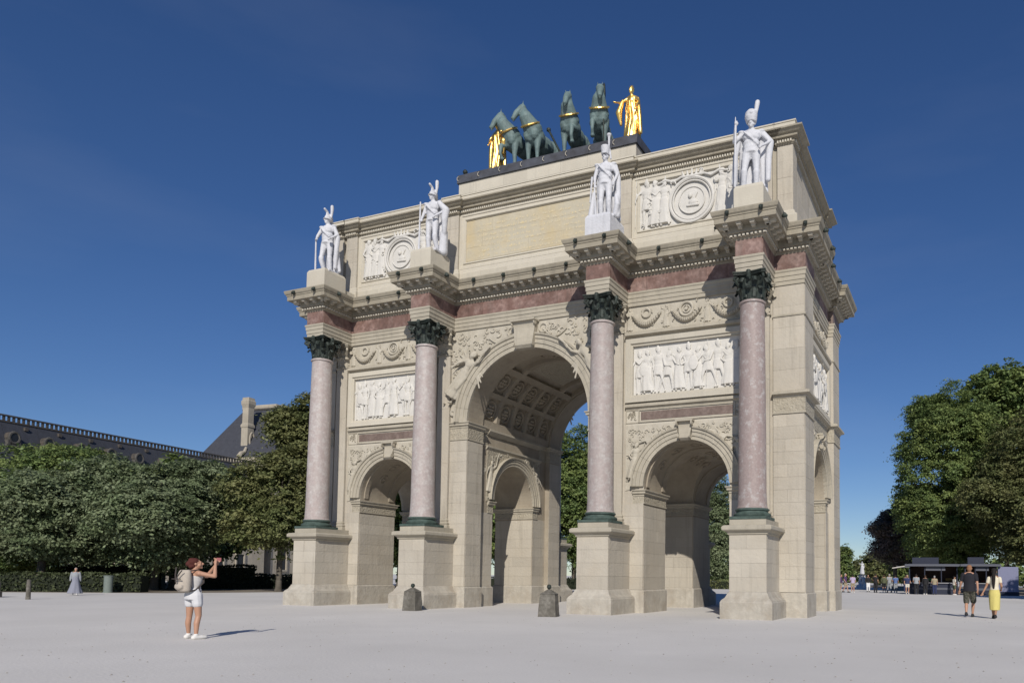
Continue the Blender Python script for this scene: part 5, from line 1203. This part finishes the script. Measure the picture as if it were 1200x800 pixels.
# ------------------------------------------------------------------ kiosks
KB = mat('dark_blue_paint', (0.025, 0.03, 0.052), rough=.5, var=.2, vscale=2); KG = mat('grey_roof_paint', (0.10, 0.105, 0.125), rough=.5)
KL = mat('lavender_panel', (0.20, 0.21, 0.31), rough=.5, var=.06, vscale=1.5); KW = mat('counter_white', (.3, .3, .31), rough=.5); KD = mat('kiosk_interior', (.07, .045, .035)); KA = mat('awning_canvas', (.55, .52, .46), rough=.9)
FOOD = [mat('snack_%s' % n_, c_) for n_, c_ in (('ochre', (.4, .25, .08)), ('green', (.1, .25, .1)), ('red', (.4, .08, .06)))]
def kiosk(x, y, rz, w, label, panel=False, awn=False):
    k = empty('snack_kiosk', (x, y, 0), rz, label, 'kiosk'); h = 2.65; dp = 2.4
    MB().box(0, w, 0, dp, 0, .14).build('floor', KB, k); MB().box(0, w, dp - .08, dp, .14, h).build('back_wall', KD, k)
    MB().box(0, .10, 0, dp - .08, .14, h).build('side_wall', KB, k); MB().box(w - .10, w, 0, dp - .08, .14, h).build('side_wall', KB, k)
    MB().sweep([(0, h), (.35, h), (.35, h + .16), (.30, h + .2), (-.1, h + .24)], rectpath(0, w, 0, dp), True).build('roof', KG, k); MB().box(.05, w - .05, .05, dp - .05, h, h + .23).build('ceiling', KG, k)
    MB().box(.3, w * .62, .5, dp - .4, h + .23, h + .85).build('roof_unit', KB, k)
    o = MB().box(.12, w - .12, .05, .5, .14, 1.05).build('counter', KB, k); MB().box(.10, w - .10, -.08, .55, 1.05, 1.12).build('counter_top', KW, o); MB().box(.3, w - .3, .02, .045, .45, .65).build('stripe', KG, o)
    MB().box(w * .35, w * .75, .0, .05, 2.25, 2.6).build('menu_board', KG, k)
    for i in range(4): MB().box(w * .1 + i * w * .22, w * .1 + i * w * .22 + w * .14, dp - .4, dp - .1, 1.3, 1.35 + .2 * (i % 2)).build('shelf', FOOD[i % 3], k)
    for xx in (w * .33, w * .67): MB().box(xx - .04, xx + .04, .0, .08, 1.12, h).build('post', KB, k)
    if panel: MB().box(w + .08, w + 1.75, .02, .10, .35, 2.62).build('side_panel', KL, k); MB().box(w + .05, w + 1.8, .10, dp, .0, .35).build('side_base', KB, k)
    if awn:
        MB().add([(-1.5, -.3, h - .15), (.1, -.3, h + .12), (.1, dp, h + .12), (-1.5, dp, h - .15), (-1.5, -.3, h - .22), (.1, -.3, h + .04), (.1, dp, h + .04), (-1.5, dp, h - .22)], [(0, 1, 2, 3), (7, 6, 5, 4), (0, 4, 5, 1), (1, 5, 6, 2), (2, 6, 7, 3), (3, 7, 4, 0)]).build('awning', KA, k)
        MB().box(-1.1, .1, -.28, -.22, h - .12, h + .0).build('awning_rail', KG, k)
kiosk(12.6, 49.2, .03, 4.3, 'dark blue snack kiosk with pale awning and customers at its counter', awn=True)
kiosk(17.5, 48.6, .03, 2.7, 'dark kiosk with open brown interior and lavender side panel', panel=True)
# distant white monument
mn = empty('white_monument', (2.9, 96, 0), 0, 'small white monument glowing in the distance behind the strollers', 'monument')
MB().lathe([(1.0, 0), (.9, .3), (.6, .5), (.5, 1.8), (.7, 2.0)], 12).build('pedestal', STATUE, mn)
b = Blob(); Jm = human(dict(wR=(-.4, -.1, 1.6), eR=(-.35, -.05, 1.4))); body(b, Jm, hands=False); head(b, Jm); skirt(b, 1.1, .1, .18, .3); inst('figure', b.mesh('figure', STATUE, .04, 1, Matrix.Translation((0, 0, 2.0)) @ Matrix.Scale(1.2, 4)), mn)

# ------------------------------------------------------------------ people
def cm(name, c, **k): return mat(name, c, rough=.85, var=.12, vscale=6, **k)
SKIN = mat('skin', (0.42, 0.235, 0.155), rough=.5, var=.06, vscale=4); SKIN2 = mat('tanned_skin', (0.33, 0.18, 0.11), rough=.5)
SHOEW = cm('white_shoe', (.7, .68, .64)); SHOED = cm('dark_shoe', (.03, .03, .032))
def person(loc, rz, s, label, J, fem, skin, parts, group=None, vox=.012, hands=True, feet=True, sm=2, wide=1.0):
    root = empty('person', loc, rz, label, 'person', group); xf = Matrix.Diagonal((s * wide, s * wide, s, 1))
    b = Blob(); body(b, J, fem, hands=hands, feet=feet); head(b, J); inst('body', b.mesh('body', skin, vox, sm, xf), root)
    for name, m_, fn, v in parts:
        c = Blob(); fn(c, J); inst(name, c.mesh(name, m_, v, sm, xf), root)
    return root
def f_shirt(sleeve=.5, fit=1.0, low=.92, fem=False):
    def f(c, J):
        w = .185 if not fem else .155; k = fit
        c.loft([(J['nk'][0] * .9, .012, 1.495, .068 * k, .066 * k), (J['nk'][0] * .8, .01, 1.455, .125 * k, .085 * k), (J['nk'][0] * .6, .01, 1.40, w * k, .12 * k), (0, .0, 1.28, w * .98 * k, .135 * k), (0, .005, 1.12, w * .88 * k, .125 * k), (0, .01, low, w * 1.0 * k, .14 * k)], 24, .02, 7)
        for q in 'LR':
            a, e = Vector(J['s' + q]), Vector(J['e' + q]); c.chain([a, a.lerp(e, sleeve)], [.075 * k, .062 * k])
            if sleeve > .99: c.chain([e, e.lerp(Vector(J['w' + q]), .9)], [.06, .042])
    return f
def f_shorts(ln=.75, wide=1.0, top=1.02):
    def f(c, J):
        c.loft([(0, .005, top, .15, .115), (0, .01, .92, .18 * wide, .135 * wide), (0, .01, .84, .18 * wide, .13 * wide)], 22)
        for q in 'LR':
            h, k = Vector(J['h' + q]), Vector(J['k' + q]); c.chain([h, h.lerp(k, ln)], [.105 * wide, .095 * wide])
            if ln >= 1: c.chain([k, k.lerp(Vector(J['a' + q]), .9)], [.085 * wide, .065 * wide])
    return f
def f_shoes(c, J):
    for q in 'LR':
        a = Vector(J['a' + q]); fa = J['f' + q]; t = a + Vector((math.sin(fa) * .17, -math.cos(fa) * .17, -.05)); c.chain([a + Vector((0, .04, -.05)), a.lerp(t, .6) + Vector((0, 0, -.02)), t], [.052, .05, .038]); c.cap(a, a + Vector((0, .02, -.03)), .045)
def f_hair(ln=0.0, bun=False, pony=False, vol=1.0):
    def f(c, J):
        x, y, z = J['hd']; R = Euler((J['nod'], 0, J['look'])).to_matrix(); o = Vector(J['hd'])
        q = lambda a, b_, c_: o + R @ Vector((a, b_, c_))
        c.ell(q(0, .035, .055), (.09 * vol, .098 * vol, .082 * vol), (J['nod'], 0, J['look']), 12); c.ell(q(0, .07, -.01), (.08 * vol, .06 * vol, .09), None, 12)
        if bun: c.ell(q(0, .12, .03), (.07, .06, .065)); c.chain([q(-.05, .1, -.04), q(.05, .1, -.04)], [.04, .04]); c.ell(q(.0, .05, .11), (.07, .07, .04))
        if pony: c.chain([q(0, .11, .04), q(.0, .17, -.12), q(.01, .16, -.34), q(.01, .15, -.58)], [.055, .065, .06, .03])
        elif ln: c.chain([q(0, .09, 0), q(0, .1, -ln)], [.09, .07])
    return f
# woman photographing the arch
def f_top(c, J):
    c.loft([(0, .01, 1.42, .10, .075), (0, .0, 1.34, .148, .115), (0, -.01, 1.24, .15, .13), (0, .0, 1.10, .125, .105), (0, .0, 1.0, .15, .12)], 24, .015, 6)
    for q in 'LR': a = Vector(J['s' + q]); c.chain([a * .72 + Vector((0, 0, .40)), Vector((a.x * .7, -.07, 1.32))], [.03, .03])
def f_pack(c, J):
    c.loft([(0, .19, 1.0, .12, .075), (0, .195, 1.03, .15, .10), (0, .20, 1.22, .165, .11), (0, .195, 1.38, .155, .10), (0, .19, 1.44, .145, .075), (0, .19, 1.475, .12, .055)], 22, .01, 5)
    c.ell((0, .30, 1.12), (.12, .05, .08))
def f_strap(c, J):
    for q, sg in (('L', 1), ('R', -1)):
        c.chain([(sg * .10, .17, 1.45), (sg * .125, .02, 1.475), (sg * .12, -.11, 1.36), (sg * .135, -.10, 1.2), (sg * .14, .06, 1.05), (sg * .13, .16, 1.02)], [.016] * 6, 6)
    c.chain([(-.14, .34, 1.46), (-.05, .36, 1.34)], [.012, .012]); c.chain([(.10, .30, 1.52), (.02, .36, 1.36), (-.02, .37, 1.2)], [.014] * 3); c.chain([(-.12, .35, 1.28), (.12, .36, 1.28)], [.012] * 2); c.chain([(-.14, .0, 1.1), (-.17, -.04, .92)], [.014, .012])
Jw = human(dict(hd=(-.01, -.02, 1.60), nk=(0, .01, 1.45), eR=(-.34, -.18, 1.34), wR=(-.26, -.24, 1.60), eL=(.04, -.28, 1.34), wL=(-.14, -.32, 1.58), look=-.62, nod=-.22, kR=(-.13, -.03, .49), kL=(.12, -.01, .49), aR=(-.17, .03, .09), aL=(.15, -.03, .09), fR=-.15, fL=.25), True)
pw = person((1.70, -16.47, 0), math.atan2(.55, .83) - 0 if False else math.radians(176), 1.02, 'woman with tan backpack and white shorts raising a phone towards the arch', Jw, True, SKIN,
  [('sleeveless_top', cm('grey_white_top', (.50, .48, .46)), f_top, .012), ('shorts', cm('white_shorts', (.6, .6, .61)), f_shorts(.42, 1.02, 1.08), .012), ('hair', cm('auburn_hair', (.075, .02, .015)), f_hair(bun=True, vol=1.08), .012),
   ('backpack', cm('tan_canvas', (.42, .37, .31)), f_pack, .014), ('straps', cm('dark_strap', (.06, .05, .045)), f_strap, .008), ('shoes', SHOEW, f_shoes, .011)], wide=1.12)
ph = MB(); ph.box(-.30, -.14, -.405, -.395, 1.70, 1.78); o = ph.build('phone', mat('phone_case', (.35, .12, .12), rough=.4), pw)
Jm = human(dict(eL=(.27, -.0, 1.14), wL=(.33, -.10, .90), eR=(-.25, .06, 1.14), wR=(-.27, .10, .90), hL=(.095, 0, .93), kL=(.10, .03, .50), aL=(.09, .20, .14), kR=(-.10, -.10, .52), aR=(-.07, -.08, .09), look=.1, hd=(0, -.03, 1.63)))
aw = math.radians(172)
person((17.5, 4.4, 0), aw, 1.15, 'man in dark t-shirt and camouflage shorts walking away', Jm, False, SKIN,
  [('t_shirt', cm('black_shirt', (.018, .018, .024)), f_shirt(.6, 1.12, .86), .013), ('shorts', mat('camouflage', (.04, .043, .032), col2=(.10, .095, .075), vscale=14, rough=.9, lo=.48, hi=.52), f_shorts(.95, 1.05), .013), ('hair', cm('ginger_hair', (.26, .13, .07)), f_hair(vol=.98), .012), ('shoes', SHOED, f_shoes, .011)])
def f_skirt(c, J): c.loft([(0, .005, 1.10, .125, .105), (0, .01, .98, .165, .135), (0, .015, .86, .19, .16), (0, .02, .62, .18, .165), (0, .03, .36, .165, .16), (0, .04, .30, .16, .155)], 30, .05, 7)
Jy = human(dict(eR=(-.23, .04, 1.14), wR=(-.20, -.14, 1.02), eL=(.26, .04, 1.12), wL=(.36, .14, .90), kL=(.07, -.06, .5), aL=(.06, -.08, .09), kR=(-.06, .02, .48), aR=(-.03, .16, .12)), True)
person((18.35, 3.6, 0), aw, 1.07, 'woman in cream tee and long yellow skirt with dark ponytail walking away', Jy, True, SKIN2,
  [('t_shirt', cm('cream_shirt', (.66, .60, .46)), f_shirt(.45, 1.0, 1.0, True), .012), ('skirt', cm('yellow_cloth', (.60, .52, .17)), f_skirt, .012), ('hair', cm('black_hair', (.014, .011, .010)), f_hair(pony=True, vol=1.05), .012), ('shoes', SHOED, f_shoes, .011)])
# smaller people
PAL = dict(black=(.02, .02, .022), navy=(.03, .04, .10), plum=(.075, .04, .11), lilac=(.42, .36, .50), white=(.72, .72, .72), grey=(.30, .32, .34), cream=(.6, .56, .48), olive=(.10, .11, .06), khaki=(.32, .27, .18), blue=(.10, .16, .34))
PM = {k: cm(k + '_cloth', v) for k, v in PAL.items()}; HAIR = [cm('brown_hair', (.05, .03, .02)), cm('grey_hair', (.3, .29, .28)), cm('dark_hair', (.02, .016, .014))]
walk = dict(kL=(.10, -.14, .53), aL=(.10, -.22, .11), kR=(-.10, .0, .5), aR=(-.10, .22, .14), wL=(.27, .08, .90), wR=(-.27, -.16, .92))
SP = [  # x, y, facing, scale, top, bottom, leg length, dress?, female, pose, label
 (5.4, 55.3, 100, 1.06, 'plum', 'khaki', .6, 0, {}, 'small figure in dark purple shirt nearest the arch corner, far away'),
 (6.45, 51.0, 80, 1.10, 'plum', 'khaki', .6, walk, {}, 'distant man in dark violet shirt and light shorts beside the arch'),
 (7.1, 51.5, 200, 1.04, 'lilac', 'khaki', .6, 0, {}, 'distant person in lilac shirt at the edge of the group by the arch'),
 (7.9, 58, 20, 1.05, 'black', 'white', 1, 0, {}, 'distant person in black top and white trousers behind the lilac shirt'),
 (4.2, 86, 180, 1.08, 'white', 'white', 1, walk, {}, 'faraway walker dressed all in white'),
 (9.1, 53.6, 160, 1.10, 'black', 'black', 1, 0, {}, 'distant man dressed all in black standing left of the kiosks'),
 (9.85, 54.6, 190, 1.05, 'olive', 'black', .7, 0, {}, 'distant person in dark olive shirt next to the man in black'),
 (10.35, 54.9, 210, 1.10, 'grey', 'grey', 1, walk, {}, 'distant stroller in grey shirt and grey trousers'),
 (10.9, 55.6, 200, 1.04, 'blue', 'grey', 1, 0, {}, 'distant person in blue shirt waiting behind the grey stroller'),
 (11.6, 60, 180, 1.05, 'black', 'navy', 1, 0, {}, 'distant person in black top approaching the kiosk queue'),
 (12.5, 48.4, 10, 1.04, 'navy', 'cream', .6, 0, {}, 'customer in navy shirt and pale shorts under the awning'),
 (13.3, 48.3, 180, 1.08, 'grey', 'black', 1, 0, {}, 'customer in grey shirt and black trousers at the kiosk counter'),
 (14.1, 48.2, 170, 1.02, 'black', 'black', 1, 0, {}, 'customer in black leaning at the middle of the kiosk counter'),
 (14.9, 48.2, 190, 1.0, 'khaki', 'navy', 1, 0, {}, 'customer in khaki top at the right half of the counter'),
 (16.6, 48.3, 120, .98, 'cream', 'olive', .7, 0, {}, 'person in cream top and olive shorts between the two kiosks'),
 (18.3, 49.6, 0, 1.04, 'olive', 'black', 1, 0, {}, 'vendor standing inside the open kiosk'),
 (-31.4, .7, 60, .93, 'grey', 'blue', 1, walk, dict(dress=1), 'walking figure in a long blue-grey robe before the low hedge'),
]
for i, (x, y, a, s, tp, bt, ln, pose, ex, lb) in enumerate(SP):
    J = human(pose if pose else dict(eL=(.26, -.04, 1.14), wL=(.2 + .05 * (i % 2), -.2, 1.0 if i % 3 else .9)))
    parts = [('shirt', PM[tp], f_shirt(.55 if i % 3 else 1.0, 1.06), .024), ('trousers' if ln >= 1 else 'shorts', PM[bt], f_shorts(ln, 1.0), .024), ('hair', HAIR[i % 3], f_hair(), .024), ('shoes', SHOED if i % 2 else SHOEW, f_shoes, .024)]
    if ex.get('dress'): parts[1] = ('robe', cm('blue_grey_cloth', (.24, .25, .30)), lambda c, J: c.loft([(0, .0, 1.2, .17, .13), (0, .02, .9, .2, .18), (0, .04, .5, .3, .28), (0, .06, .12, .42, .36)], 26, .08, 7), .024); parts[0] = ('shirt', PM['grey'], f_shirt(1.0, 1.05), .024)
    person((x, y, 0), math.radians(a), s, lb, J, False, SKIN, parts, group='people strolling in the background', vox=.024, hands=False, sm=1)
